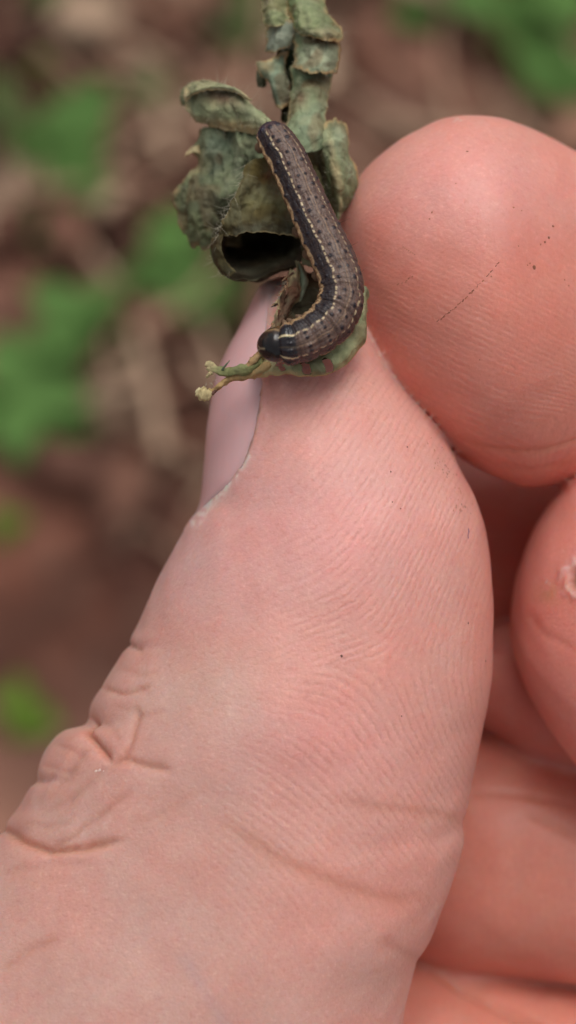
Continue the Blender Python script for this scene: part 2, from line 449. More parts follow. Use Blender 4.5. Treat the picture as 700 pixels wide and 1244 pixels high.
def mesh_normals(V, Q):
    n = np.cross(V[Q[:, 2]] - V[Q[:, 0]], V[Q[:, 3]] - V[Q[:, 1]])
    o = np.zeros_like(V)
    for i in range(4):
        for k in range(3): o[:, k] += np.bincount(Q[:, i], n[:, k], len(V))
    return o/(np.linalg.norm(o, axis=1, keepdims=True) + 1e-12)
def relax(V, Q, it=2, lam=.5):
    for _ in range(it):
        s = np.zeros_like(V); c = np.zeros(len(V))
        for i in range(4):
            a, b = Q[:, i], Q[:, (i+1) % 4]
            c += np.bincount(a, minlength=len(V))
            for k in range(3): s[:, k] += np.bincount(a, V[b, k], len(V))
        V = V + lam*(s/np.maximum(c, 1)[:, None] - V)
    return V
def subdivide(V, Q):                # plain midpoint split of a quad mesh
    e = np.sort(np.stack([Q, np.roll(Q, -1, 1)], -1).reshape(-1, 2), 1)
    key = e[:, 0]*len(V) + e[:, 1]
    uk, inv = np.unique(key, return_inverse=True)
    em = (V[uk // len(V)] + V[uk % len(V)])/2
    fm = V[Q].mean(1)
    E = inv.reshape(-1, 4) + len(V); Fm = np.arange(len(Q)) + len(V) + len(em)
    out = np.concatenate([np.stack([Q[:, i], E[:, i], Fm, E[:, (i-1) % 4]], 1) for i in range(4)])
    return np.concatenate([V, em, fm]), out

def ridge_field(ctrl, x0, x1, y0, y1, cut=None, st=4):
    # ridge phase whose lines follow the given directions (x, y, angle of the line, spacing in pixels)
    X, Y = np.meshgrid(np.arange(x0, x1, st, dtype=float), np.arange(y0, y1, st, dtype=float), indexing='ij')
    gx = np.zeros_like(X); gy = np.zeros_like(X); ws = np.zeros_like(X); sp = np.zeros_like(X)
    for cx, cy, an, s in ctrl:
        wt = 1/(((X-cx)**2 + (Y-cy)**2) + 500.)**1.6
        if cut:
            side_p = np.where(X < cut[0], np.sign(Y - (cut[1] + (cut[0]-X)*cut[2])), 0)
            side_c = 0 if cx >= cut[0] - 5 else np.sign(cy - (cut[1] + (cut[0]-cx)*cut[2]))
            wt = np.where(side_p*side_c < 0, wt*1e-4, wt)
        th = math.radians(an + 90)
        gx += wt*math.cos(th); gy += -wt*math.sin(th); sp += wt*s; ws += wt
    l = np.hypot(gx, gy) + 1e-9; k = 1/(sp/ws); gx, gy = gx/l*k, gy/l*k
    n, m = X.shape
    G = np.zeros((2*n, 2*m)); H = np.zeros((2*n, 2*m))
    dv = np.zeros((n, m))
    ex = (gx[1:] + gx[:-1])/2*st; ey = (gy[:, 1:] + gy[:, :-1])/2*st
    dv[:-1] += ex; dv[1:] -= ex; dv[:, :-1] += ey; dv[:, 1:] -= ey
    E = np.zeros((2*n, 2*m)); E[:n, :m] = dv; E[n:, :m] = dv[::-1]; E[:, m:] = E[:, :m][:, ::-1]
    kx = 2*np.cos(np.pi*np.arange(2*n)/n) - 2; ky = 2*np.cos(np.pi*np.arange(2*m)/m) - 2
    den = kx[:, None] + ky[None]; den[0, 0] = 1
    f = np.fft.fft2(E)/den; f[0, 0] = 0
    phi = np.real(np.fft.ifft2(f))[:n, :m]
    def sample(px, py):
        u = np.clip((px - x0)/st, 0, n - 1.001); v = np.clip((py - y0)/st, 0, m - 1.001)
        i, j = u.astype(int), v.astype(int); a, b = u - i, v - j
        return phi[i, j]*(1-a)*(1-b) + phi[i+1, j]*a*(1-b) + phi[i, j+1]*(1-a)*b + phi[i+1, j+1]*a*b
    return -1*sample if False else sample
RID_T = ridge_field([(394, 481, 57, 9), (451, 501, 48, 9), (437, 550, 41, 9.5), (534, 546, 58, 8), (449, 594, 40, 9), (506, 609, 64, 7.5),
    (563, 651, 80, 7), (534, 589, 66, 7.5), (429, 704, 28, 9), (364, 696, 6, 10), (360, 620, 25, 10), (471, 726, 56, 8), (441, 769, 15, 8.5), (407, 781, 2, 9),
    (514, 726, 76, 7), (566, 769, 90, 6.5), (590, 800, 91, 6), (515, 800, 90, 7), (493, 833, 108, 7.5), (441, 846, 140, 8.5), (557, 854, 98, 6.5), (364, 833, 172, 10),
    (444, 948, 145, 9), (526, 893, 116, 7.5), (363, 986, 145, 9.5), (336, 1094, 126, 10), (480, 1010, 140, 9.5), (430, 1150, 125, 10), (300, 760, 2, 10), (300, 850, 172, 10)],
    180, 640, 400, 1260, cut=(471, 800, .12))
RID_I = ridge_field([(529, 386, 152, 7), (636, 399, 142, 7.2), (464, 360, 157, 6.5), (623, 249, 147, 7.5), (571, 441, 155, 6.8), (610, 540, 172, 7), (690, 540, 12, 7), (680, 470, 150, 7),
    (500, 460, 152, 6.5), (560, 250, 152, 7.5), (480, 240, 160, 7.5)], 400, 720, 130, 610)

CREASES = [  # part, polyline in the photo, depth mm, half width px, tint
    (0, [(104, 874), (112, 890), (122, 906), (136, 927)], .48, 4.5, 1),
    (0, [(136, 927), (152, 923), (185, 931), (214, 937)], .22, 4.5, .8),
    (0, [(152, 923), (159, 902), (167, 872), (164, 850)], .16, 5, .6),
    (0, [(128, 838), (150, 843), (188, 835)], .14, 4, .6),
    (0, [(155, 782), (163, 788), (173, 790)], .2, 3, .4),
    (0, [(2, 1009), (28, 1022), (60, 1034), (100, 1030), (158, 1017)], .34, 5.5, 1),
    (0, [(60, 1032), (95, 1010), (130, 985), (162, 955)], .13, 5, .5),
    (0, [(116, 905), (100, 925), (82, 940), (60, 975)], .12, 5, .3),
    (0, [(128, 930), (100, 955), (75, 985)], .12, 6, .3),
    (0, [(40, 947), (55, 950), (70, 943)], .12, 4, .2),
    (0, [(120, 880), (140, 890), (150, 905)], .08, 4, .3),
    (0, [(75, 905), (92, 912), (112, 928)], .07, 4, .25),
    (0, [(55, 930), (78, 938), (104, 940)], .07, 4, .2),
    (0, [(50, 990), (80, 975), (118, 950)], .08, 4.5, .25),
    (0, [(30, 1000), (60, 1005), (92, 995)], .07, 4, .25),
    (0, [(140, 860), (170, 868), (205, 862)], .05, 5, .25),
    (0, [(150, 815), (172, 820), (196, 815)], .05, 4, .25),
    (0, [(160, 1000), (200, 990), (245, 960)], .04, 8, .2),
    (0, [(0, 1065), (60, 1050), (120, 1048)], .1, 9, .2),
    (0, [(0, 1180), (35, 1155), (80, 1140)], .1, 9, .4),
    (0, [(570, 996), (545, 992), (500, 984), (450, 980), (395, 968)], .045, 8, .45),
    (0, [(515, 1094), (450, 1088), (400, 1070), (340, 1045), (290, 1012), (248, 982)], .06, 11, .55),
    (0, [(510, 1166), (490, 1160), (460, 1140)], .07, 9, .3),
    (1, [(560, 530), (590, 545), (640, 549), (700, 536), (760, 520)], .08, 5, .5),
    (1, [(600, 566), (650, 572), (710, 556)], .06, 5, .3),
    (3, [(700, 790), (660, 770), (640, 742)], .06, 6, .2),
    (5, [(640, 990), (680, 1005), (720, 1030)], .12, 8, .3),
    (5, [(560, 960), (640, 965), (720, 985)], .1, 8, .2),
    (6, [(530, 1176), (570, 1200), (620, 1225), (680, 1262)], .8, 11, .4),
]
NAIL_PY = [340, 380, 420, 462, 500, 535, 560, 585, 603, 625, 640]
NAIL_X = [338, 327, 321, 318, 315, 307, 297, 280, 262, 238, 224]
NAIL_LINE = [(321, 420), (318, 462), (315, 500), (307, 535), (297, 560), (280, 585), (262, 603), (232, 634)]

lo = np.array([-36., -96., -54.]); hi = np.array([54., 26., 20.])
V, Q = surface_nets(hand_sdf, lo, hi, .4)
V = relax(V, Q, 2); V = newton(V, hand_sdf, 2, .3)
V, Q = subdivide(V, Q)
V = relax(V, Q, 1); V = newton(V, hand_sdf, 1, .2)
Nn = mesh_normals(V, Q)
HD, part = hand_sdf(V, True)
QP = np.sort(np.stack(hand_parts(V)), 0); gap = QP[1] - QP[0]
seam = sstep(1.3, .3, gap)
for _ in range(9): V = V + seam[:, None]*(relax(V, Q, 1) - V)
Nn = mesh_normals(V, Q)
hpx, hpy = px_of(V)
front = sstep(-.15, .15, Nn[:, 2])
disp = np.zeros(len(V)); crease_t = np.zeros(len(V))
for pt, poly, dep, wd, ti in CREASES:
    m = (part == pt) & (hpx > min(p[0] for p in poly)-60) & (hpx < max(p[0] for p in poly)+60) & (hpy > min(p[1] for p in poly)-60) & (hpy < max(p[1] for p in poly)+60) & (Nn[:, 2] > -.3)
    i = np.where(m)[0]
    wob = 2.2*lattice_noise(hpx[i]/22, hpy[i]/22, 31)
    dd, tt = polydist(hpx[i]+wob, hpy[i]+wob, poly)
    fade = np.minimum(1, 4.5*(1 - tt)) * np.minimum(1, .35 + 6*tt)
    g = .75*np.exp(-(dd/(wd*.62))**2) + .25*np.exp(-(dd/(wd*1.8))**2)
    disp[i] += -dep*fade*g + dep*.14*fade*np.exp(-((dd - 4*wd)/(3.5*wd))**2)
    crease_t[i] = np.maximum(crease_t[i], ti*fade*np.exp(-(dd/(wd*.95))**2))
# the skin fold that frames the nail
ib = np.where((part == 0) & (hpy > 330) & (hpy < 660) & (hpx < 345))[0]
dd, tt = polydist(hpx[ib], hpy[ib], NAIL_LINE)
nx = np.interp(hpy[ib], NAIL_PY, NAIL_X)
outside = hpx[ib] > nx
fr = (Nn[ib, 2] > -.1)
disp[ib] += np.where(fr, np.where(outside, .13*(1 - sstep(575, 620, hpy[ib]))*np.exp(-((dd - 6)/7)**2), -.16*(1 - .7*sstep(575, 620, hpy[ib]))*np.exp(-(dd/30)**2)), 0)
# soft unevenness of the flesh
disp += .07*lattice_noise(V[:, 0]/3.2 + V[:, 2]/4.1, V[:, 1]/3.2, 3) + .035*lattice_noise(V[:, 0]/1.3, V[:, 1]/1.3 + V[:, 2]/1.5, 4)
# wrinkled skin over the bent knuckle
kn = np.exp(-(((hpx - 90)/110)**2 + ((hpy - 960)/110)**2))*(part == 0)
disp += kn*.05*lattice_noise((hpx*.8+hpy*.6)/9, (hpy*.8-hpx*.6)/26, 8)
# flaking sore on the middle finger
sd = np.hypot(hpx - 702, (hpy - 704)*.8) + 4*lattice_noise(hpx/7, hpy/7, 77) + 2*lattice_noise(hpx/3.5, hpy/3.5, 78); mf = (part == 3) & (Nn[:, 2] > 0)
disp += np.where(mf, .16*np.exp(-((sd - 15)/4.5)**2) - .22*np.exp(-(sd/8)**2), 0)
seam2 = sstep(1.0, .25, gap)
disp *= 1 - seam2
V = V + Nn*disp[:, None]
for _ in range(14): V = V + (seam2*.9)[:, None]*(relax(V, Q, 1) - V)
_dl = np.interp(hpy, _py, _l - _ls)*S; _e = np.interp(hpy, _py, _ls)
V[:, 0] += np.where((part == 0) & (hpy < 1200), _dl*sstep(_e + 75, _e + 5, hpx), 0)

ridge = np.zeros(len(V)); amp = np.zeros(len(V))
mt = part == 0
ridge[mt] = RID_T(hpx, hpy)[mt]
at_ = sstep(300, 430, hpx + .25*(hpy - 700)*(hpy > 900)) * sstep(415, 470, hpy) * (1 - .75*sstep(960, 1130, hpy))
dn = np.exp(-(((hpx - 300)/90)**2)) * .25
amp[mt] = (at_ + dn*(hpy > 650)*(hpy < 1150))[mt]
mi = part == 1
ridge[mi] = RID_I(hpx, hpy)[mi]
amp[mi] = (.16 + .7*sstep(250, 420, hpy - .25*(hpx - 550)))[mi]*.95
mo = part >= 2
ridge[mo] = ((hpx*.15 + hpy*.95)/8)[mo]; amp[mo] = .12
m5 = part >= 5
ridge[m5] = ((hpx*.97 - hpy*.1)/10)[m5]; amp[m5] = .25
amp *= sstep(.15, .9, gap)

# skin colours: pink pads, paler tan back of the thumb, mauve beside the nail
pad = np.array([.74, .385, .325]); tan = np.array([.61, .36, .305]); rosy = np.array([.74, .37, .345]); mauve = np.array([.62, .385, .36]); red = np.array([.68, .27, .205])
col = np.tile(pad, (len(V), 1))
def blend(wt, c):
    global col
    wt = np.clip(wt, 0, 1)[:, None]; col = col*(1 - wt) + c*wt
n1 = lattice_noise(V[:, 0]/4.2, V[:, 1]/4.2, 12); n2 = lattice_noise(V[:, 0]/1.6, V[:, 1]/1.6, 13)
blend(mt*sstep(420, 150, hpx - .35*(hpy - 900) + 60*n1)*sstep(600, 860, hpy), tan)
blend(mt*sstep(400, 230, hpx + 25*n1)*sstep(420, 500, hpy)*(1 - sstep(660, 820, hpy))*.9, mauve)
blend(mt*np.exp(-(((hpx-400)/120)**2 + ((hpy-640)/90)**2))*.7, rosy)
blend(mt*np.exp(-(((hpx-385)/110)**2 + ((hpy-905)/60)**2))*.45, rosy)
blend(mt*np.exp(-(((hpx-250)/60)**2 + ((hpy-840)/50)**2))*.6, np.array([.66, .46, .39]))  # pale patch paints the sky's reflection on the skin
blend(mt*sstep(535, 600, hpx)*.5, red)
blend(mi*(.55 + .45*sstep(190, 330, hpy)), red)
blend(mi*np.exp(-(((hpx-560)/150)**2 + ((hpy-225)/75)**2))*.5, rosy)
blend((part == 3)*.75, np.array([.80, .31, .25])); blend(((part == 2) | (part == 4))*.8, red*np.array([.9, .8, .8])); blend((part >= 5)*.95, np.array([.66, .265, .195]))  # fingers inside the gap coloured darker and redder, painting its shade
blend(crease_t*.7, np.array([.52, .19, .10]))
vein, _ = polydist(hpx, hpy, [(225, 1165), (255, 1215), (290, 1270)])
blend(mt*np.exp(-(vein/9)**2)*.35, np.array([.5, .36, .36]))
col *= (1 + .045*n1 + .03*n2)[:, None]
# dry whitish skin along the lower nail fold, flaky sore
dd, tt = polydist(hpx, hpy, [(303, 556), (290, 574), (268, 600), (236, 634)])
flake = mt*np.exp(-(dd/(3.5 + 4*tt))**2)*sstep(-.2, .5, lattice_noise(hpx/5, hpy/5, 22) + .35)
blend(flake*.95, np.array([.80, .66, .60]))
dd2, _ = polydist(hpx, hpy, NAIL_LINE)
blend(mt*np.exp(-(dd2/2.5)**2)*.5*sstep(-.3, .4, lattice_noise(hpy/9, hpx/30, 29))*(hpy < 575), np.array([.36, .19, .12]))
blend(mf*np.exp(-((sd-15)/5)**2)*.75*sstep(-.4, .3, lattice_noise(hpx/6, hpy/6, 25)), np.array([.82, .62, .58]))
blend(mf*np.exp(-(sd/7)**2)*.9, np.array([.30, .12, .06]))
blend(mf*np.exp(-(((hpx-672)/22)**2 + ((hpy-722)/12)**2))*.55*sstep(-.3, .4, lattice_noise(hpx/8, hpy/6, 27)), np.array([.55, .30, .15]))

def skin_material():
    m_, t, b = mat_new('skin')
    c = N(t, 'ShaderNodeVertexColor', layer_name='tint').outputs[0]
    co = N(t, 'ShaderNodeTexCoord').outputs['Object']
    def attr(nm): return N(t, 'ShaderNodeAttribute', attribute_name=nm).outputs['Fac']
    mot = noise_node(t, co, 900, 4, .6)
    mot2 = noise_node(t, co, 260, 3, .6)
    c = mixc(t, math_node(t, 'MULTIPLY', ramp(t, mot2, .4, .68), .9), c, (1.02, .88, .86), 'MULTIPLY')
    c = mixc(t, math_node(t, 'MULTIPLY', ramp(t, mot, .5, .75), .6), c, (1.09, 1.12, 1.12), 'MULTIPLY')
    mot3 = noise_node(t, co, 3400, 3, .7)
    c = mixc(t, math_node(t, 'MULTIPLY', ramp(t, mot3, .55, .75), .8), c, (1.12, 1.22, 1.22), 'MULTIPLY')
    c = mixc(t, math_node(t, 'MULTIPLY', ramp(t, mot3, .45, .25), .8), c, (.90, .80, .78), 'MULTIPLY')
    # ridges of the print
    wob = noise_node(t, co, 700, 2); wob2 = noise_node(t, co, 2600, 2)
    ph = math_node(t, 'ADD', math_node(t, 'ADD', attr('ridge'), math_node(t, 'MULTIPLY', wob, .55)), math_node(t, 'MULTIPLY', wob2, .5))
    sn = math_node(t, 'SINE', math_node(t, 'MULTIPLY', ph, 2*math.pi))
    ka = attr('ridge_amp')
    var = math_node(t, 'MULTIPLY', ramp(t, noise_node(t, co, 900, 2), .30, .60), math_node(t, 'ADD', .45, ramp(t, noise_node(t, co, 4200, 2), .35, .6)))
    rg = math_node(t, 'MULTIPLY', math_node(t, 'MULTIPLY', sn, ka), var)
    c = mixc(t, math_node(t, 'MULTIPLY', math_node(t, 'MAXIMUM', math_node(t, 'MULTIPLY', rg, -1), 0), .20), c, (.45, .16, .12))
    t.links.new(c, b.inputs['Base Color'])
    vo = N(t, 'ShaderNodeTexVoronoi', feature='DISTANCE_TO_EDGE'); vo.inputs['Scale'].default_value = 2400
    wv = N(t, 'ShaderNodeVectorMath', operation='ADD'); t.links.new(co, wv.inputs[0])
    nz = N(t, 'ShaderNodeTexNoise'); nz.inputs['Scale'].default_value = 900; t.links.new(co, nz.inputs['Vector'])
    sc = N(t, 'ShaderNodeVectorMath', operation='SCALE'); sc.inputs['Scale'].default_value = .0006
    t.links.new(nz.outputs['Color'], sc.inputs[0]); t.links.new(sc.outputs[0], wv.inputs[1]); t.links.new(wv.outputs[0], vo.inputs['Vector'])
    cell = ramp(t, vo.outputs['Distance'], 0, .22)
    fine = noise_node(t, co, 5200, 3, .6)
    dorsal = math_node(t, 'SUBTRACT', 1, math_node(t, 'MINIMUM', ka, 1))
    h = math_node(t, 'ADD', math_node(t, 'MULTIPLY', rg, .19), math_node(t, 'MULTIPLY', math_node(t, 'MULTIPLY', cell, dorsal), .13))
    h = math_node(t, 'ADD', h, math_node(t, 'MULTIPLY', fine, .85))
    bp = N(t, 'ShaderNodeBump'); bp.inputs['Distance'].default_value = .00005; bp.inputs['Strength'].default_value = .75
    t.links.new(h, bp.inputs['Height']); t.links.new(bp.outputs[0], b.inputs['Normal'])
    t.links.new(math_node(t, 'ADD', math_node(t, 'MULTIPLY', mot, .22), .34), b.inputs['Roughness'])
    b.inputs['Specular IOR Level'].default_value = .5
    b.inputs['Subsurface Weight'].default_value = .85
    b.inputs['Subsurface Radius'].default_value = (1.0, .30, .16)
    b.inputs['Subsurface Scale'].default_value = .0014
    return m_
SKIN = skin_material()
hand = make_obj('hand', V*1e-3, Q, SKIN, cols=np.clip(col, 0, 1), attrs={'ridge': ridge, 'ridge_amp': amp}, matrix=FRAME)
tag(hand, 'bare hand pinching the withered leaf between thumb and forefinger', 'hand')
_fq = Q[(Nn[Q[:, 0], 2] > -.05) & (hpx[Q[:, 0]] > 60) & (hpx[Q[:, 0]] < 720) & (hpy[Q[:, 0]] < 980)]
_u, _inv = np.unique(_fq, return_inverse=True)
BVH = BVHTree.FromPolygons(V[_u].tolist(), _inv.reshape(-1, 4).tolist())
def on_hand(px, py):
    o = Vector((0, 0, D)); d = (Vector(P(px, py, 0)) - o).normalized()
    h_ = BVH.ray_cast(o, d); return h_[0], h_[1]

def build_nail():
    rows, nu = 70, 44
    Vv = []; cc = []
    for i in range(rows + 1):
        py = 343 + (640 - 343)*i/rows
        zc0 = np.interp(py, [337, 500, 760], [-1, -.5, 1]); y = -(py - 622)*(D - zc0)/F
        c_, a, _a2, zc, b_ = [float(q) for q in thumb.sec(np.array([y]))]
        xb = (np.interp(py, NAIL_PY, NAIL_X) + 1.5 - 350)*(D - zc - 3)/F
        ca = min(1, max(-1, (c_ - xb)/a))
        al0 = math.acos(np.sign(ca)*abs(ca)**1.1); al1 = -1.25
        for j in range(nu + 1):
            t = j/nu; al = al0 + (al1 - al0)*t
            cs, sn = math.cos(al), math.sin(al)
            e = 2/2.2
            x = c_ - a*np.sign(cs)*abs(cs)**e; z = zc + b_*np.sign(sn)*abs(sn)**e
            nrm = np.array([-cs/a, 0, sn/b_]); nrm /= np.linalg.norm(nrm)
            ed = min(t, 1 - t)*14; lift = .10 - .27*math.exp(-ed*2.2)
            if i > rows - 8: lift -= .25*((i - rows + 8)/8)**2
            lift += .012*math.sin(al*60) + .01*math.sin(py/9)
            Vv.append(np.array([x, y, z]) + nrm*lift)
            tip = sstep(385, 350, py)
            cc.append(np.array([.70, .42, .42])*(1-tip) + np.array([.66, .46, .40])*tip)
    Fc = [(i*(nu+1)+j, i*(nu+1)+j+1, (i+1)*(nu+1)+j+1, (i+1)*(nu+1)+j) for i in range(rows) for j in range(nu)]
    m_, t, b = mat_new('nail')
    c = N(t, 'ShaderNodeVertexColor', layer_name='tint').outputs[0]
    co = N(t, 'ShaderNodeTexCoord').outputs['Object']
    mp = N(t, 'ShaderNodeMapping'); mp.inputs['Scale'].default_value = (1, .08, 1); t.links.new(co, mp.inputs[0])
    st = noise_node(t, mp.outputs[0], 2600, 3)
    t.links.new(mixc(t, math_node(t, 'MULTIPLY', ramp(t, noise_node(t, co, 380, 3), .4, .65), .35), c, (.62, .42, .42)), b.inputs['Base Color'])
    bp = N(t, 'ShaderNodeBump'); bp.inputs['Distance'].default_value = .00003; bp.inputs['Strength'].default_value = .5
    t.links.new(st, bp.inputs['Height']); t.links.new(bp.outputs[0], b.inputs['Normal'])
    b.inputs['Roughness'].default_value = .27; b.inputs['Subsurface Weight'].default_value = .6
    b.inputs['Subsurface Radius'].default_value = (1, .4, .3); b.inputs['Subsurface Scale'].default_value = .0008
    return make_obj('nail', np.array(Vv)*1e-3, [f[::-1] for f in Fc], m_, parent=hand, cols=np.array(cc))
build_nail()

def build_specks():
    R = random.Random(3); Vv, Fc, cc = [], [], []
    def speck(px, py, r, c, ell=1.0, ang=0.0):
        p, n = on_hand(px, py)
        if p is None: return
        u = n.orthogonal(); u = Vector((math.cos(ang), math.sin(ang), 0)); u = (u - n*u.dot(n)).normalized(); v = n.cross(u)
        b = len(Vv); k = 7
        Vv.append(p + n*(.018 + r*S*.25)); cc.append(c)
        for i in range(k):
            a = i*2*math.pi/k; q = r*S*R.uniform(.65, 1.25)
            Vv.append(p + u*math.cos(a)*q*ell + v*math.sin(a)*q + n*.004); cc.append(c)
        Fc.extend((b, b+1+i, b+1+(i+1) % k) for i in range(k))
    br = np.array([.24, .085, .045]); dk = np.array([.13, .05, .03]); rd = np.array([.42, .16, .09])
    for i in range(46):                                   # scratch on the forefinger
        t = i/45
        if R.random() < .22: continue
        speck(532 + 74*t + R.gauss(0, .5), 390 - 72*t + 5*math.sin(t*3) + R.gauss(0, .5), R.uniform(.45, .95)*(1.1-.5*abs(t-.5)), rd if R.random() < .5 else br, 2.2, .75)
    for px, py, r in ((649, 325, 2.6), (644, 320, 1.2), (672, 275, 1.6), (667, 289, 1.8), (662, 294, 1.6), (657, 297, 1.2), (568, 184, 1.5), (597, 336, 1.0), (686, 340, 1.3), (691, 347, 1.0), (624, 252, 1.2), (634, 256, 1.0),
                      (641, 322, 1.0), (630, 299, 1), (525, 258, 1.3), (522, 266, 1), (554, 223, .8), (583, 437, 1.0)):
        speck(px, py, r, br if r > 1.4 else rd)
    for i in range(9): speck(484 + i*2.1 + R.gauss(0, 1), 346 - i*1.2 + R.gauss(0, 1), R.uniform(.5, 1.1), rd, 1.8, .5)
    for i in range(7): speck(490 + i*2.3, 300 + i*1.5, .6, rd, 1.6, -.5)
    for i in range(60):                                   # dust caught in the furrows by the thumb edge
        t = R.random(); speck(524 + 46*t + R.gauss(0, 7), 540 + 85*t + R.gauss(0, 14), R.uniform(.3, .85), rd if R.random() < .6 else dk, R.uniform(1.2, 3), 1.1)
    for px, py, r in ((415, 797, 1.4), (569, 757, 1.2), (590, 803, 1.2), (475, 573, 1.1), (495, 543, 1.1), (488, 870, .9), (477, 610, .8), (487, 618, .8), (552, 560, 1.0)): speck(px, py, r, dk)
    for i in range(5): speck(568.5 + R.gauss(0, .6) + i*.3, 653 - i*2.4, 1.0, np.array([.10, .05, .16]), 1.5, 1.3)   # ink fleck
    m_, t, b = mat_new('dirt_fleck')
    t.links.new(N(t, 'ShaderNodeVertexColor', layer_name='tint').outputs[0], b.inputs['Base Color']); b.inputs['Roughness'].default_value = .9
    o = make_obj('dirt_fleck', np.array([tuple(v) for v in Vv])*1e-3, Fc, m_, parent=hand, cols=np.array(cc)); o['kind'] = 'stuff'
    # loose skin flakes
    Vv.clear(); Fc.clear(); cc.clear()
    wh = np.array([.85, .74, .68])
    for px, py, r in ((556, 143.5, 2.2), (560, 145, 1.8), (552, 146, 1.5), (117, 935, 1.2), (121, 934, 1.6), (126, 935, 1.0), (664, 706, 1.6), (668, 708, 1.0)): speck(px, py + 1.5, r, wh, 1.6, .4)
    m2, t, b = mat_new('skin_flake'); b.inputs['Base Color'].default_value = (.74, .56, .48, 1); b.inputs['Roughness'].default_value = .7
    if Vv:
        o = make_obj('skin_flake', np.array([tuple(v) for v in Vv])*1e-3, Fc, m2, parent=hand); o['kind'] = 'stuff'
build_specks()

# ------------------------------------------------------------------ hairs (tapered three-sided needles)
def needles(items):
    Vv, Fc = [], []
    for p, d, L, r, bend in items:
        p = np.array(p, float); d = np.array(d, float); d /= np.linalg.norm(d)
        u = np.cross(d, [.3, .2, .93]); u /= np.linalg.norm(u) + 1e-9; v = np.cross(d, u)
        b = len(Vv); n = 3
        for i in range(n + 1):
            t = i/n; c = p + d*L*t + np.array(bend)*t*t*L; q = r*(1 - .8*t)
            for j in range(3):
                a = j*2.094; Vv.append(c + u*math.cos(a)*q + v*math.sin(a)*q)
        for i in range(n):
            for j in range(3): Fc.append((b+3*i+j, b+3*i+(j+1) % 3, b+3*i+3+(j+1) % 3, b+3*i+3+j))
    return np.array(Vv), Fc

# ------------------------------------------------------------------ withered leaf
def leaf_material():
    m_, t, b = mat_new('withered_leaf')
    c = N(t, 'ShaderNodeVertexColor', layer_name='tint').outputs[0]
    co = N(t, 'ShaderNodeTexCoord').outputs['Object']
    n1 = noise_node(t, co, 420, 4, .65); n2 = noise_node(t, co, 1700, 3, .6); n3 = noise_node(t, co, 240, 2)
    c = mixc(t, math_node(t, 'MULTIPLY', ramp(t, n3, .58, .74), .4), c, (.15, .085, .045))
    c = mixc(t, math_node(t, 'MULTIPLY', ramp(t, n1, .48, .7), .2), c, (.34, .36, .25))
    c = mixc(t, math_node(t, 'MULTIPLY', ramp(t, n2, .5, .75), .3), c, (.12, .13, .075))
    t.links.new(c, b.inputs['Base Color']); b.inputs['Roughness'].default_value = .8; b.inputs['Specular IOR Level'].default_value = .25
    vo = N(t, 'ShaderNodeTexVoronoi', feature='DISTANCE_TO_EDGE'); vo.inputs['Scale'].default_value = 900; t.links.new(co, vo.inputs['Vector'])
    h = math_node(t, 'ADD', math_node(t, 'MULTIPLY', ramp(t, vo.outputs['Distance'], 0, .2), .5), math_node(t, 'ADD', math_node(t, 'MULTIPLY', n1, 1.2), n2))
    bp = N(t, 'ShaderNodeBump'); bp.inputs['Distance'].default_value = .00016; bp.inputs['Strength'].default_value = .85
    t.links.new(h, bp.inputs['Height']); t.links.new(bp.outputs[0], b.inputs['Normal'])
    tr = N(t, 'ShaderNodeBsdfTranslucent'); t.links.new(c, tr.inputs[0])
    mx = N(t, 'ShaderNodeMixShader'); mx.inputs[0].default_value = .14
    t.links.new(b.outputs[0], mx.inputs[1]); t.links.new(tr.outputs[0], mx.inputs[2]); t.links.new(mx.outputs[0], t.nodes['Material Output'].inputs[0])
    return m_
LEAF = leaf_material()
leaf_root = bpy.data.objects.new('withered_leaf', None); C.objects.link(leaf_root)
leaf_root.matrix_world = FRAME @ Matrix.Translation(Vector(P(380, 420, 5))*1e-3)
tag(leaf_root, 'curled withered grey green leaf with tan ragged edges held in the fingertips', 'leaf')
LROOT = np.array(P(380, 420, 5))
def crom(Pts, n):
    Pts = np.asarray(Pts, float); k = len(Pts)
    t = np.linspace(0, k - 1, n); i = np.clip(t.astype(int), 0, k - 2); f = (t - i)
    sh = (len(t),) + (1,)*(Pts.ndim - 1); f = f.reshape(sh)
    p0, p1, p2, p3 = Pts[np.maximum(i-1, 0)], Pts[i], Pts[i+1], Pts[np.minimum(i+2, k-1)]
    p0 = np.where((i == 0).reshape(sh), 2*p1 - p2, p0); p3 = np.where((i+2 > k-1).reshape(sh), 2*p2 - p1, p3)
    return .5*(2*p1 + (p2-p0)*f + (2*p0-5*p1+4*p2-p3)*f*f + (3*p1-p0-3*p2+p3)*f**3)
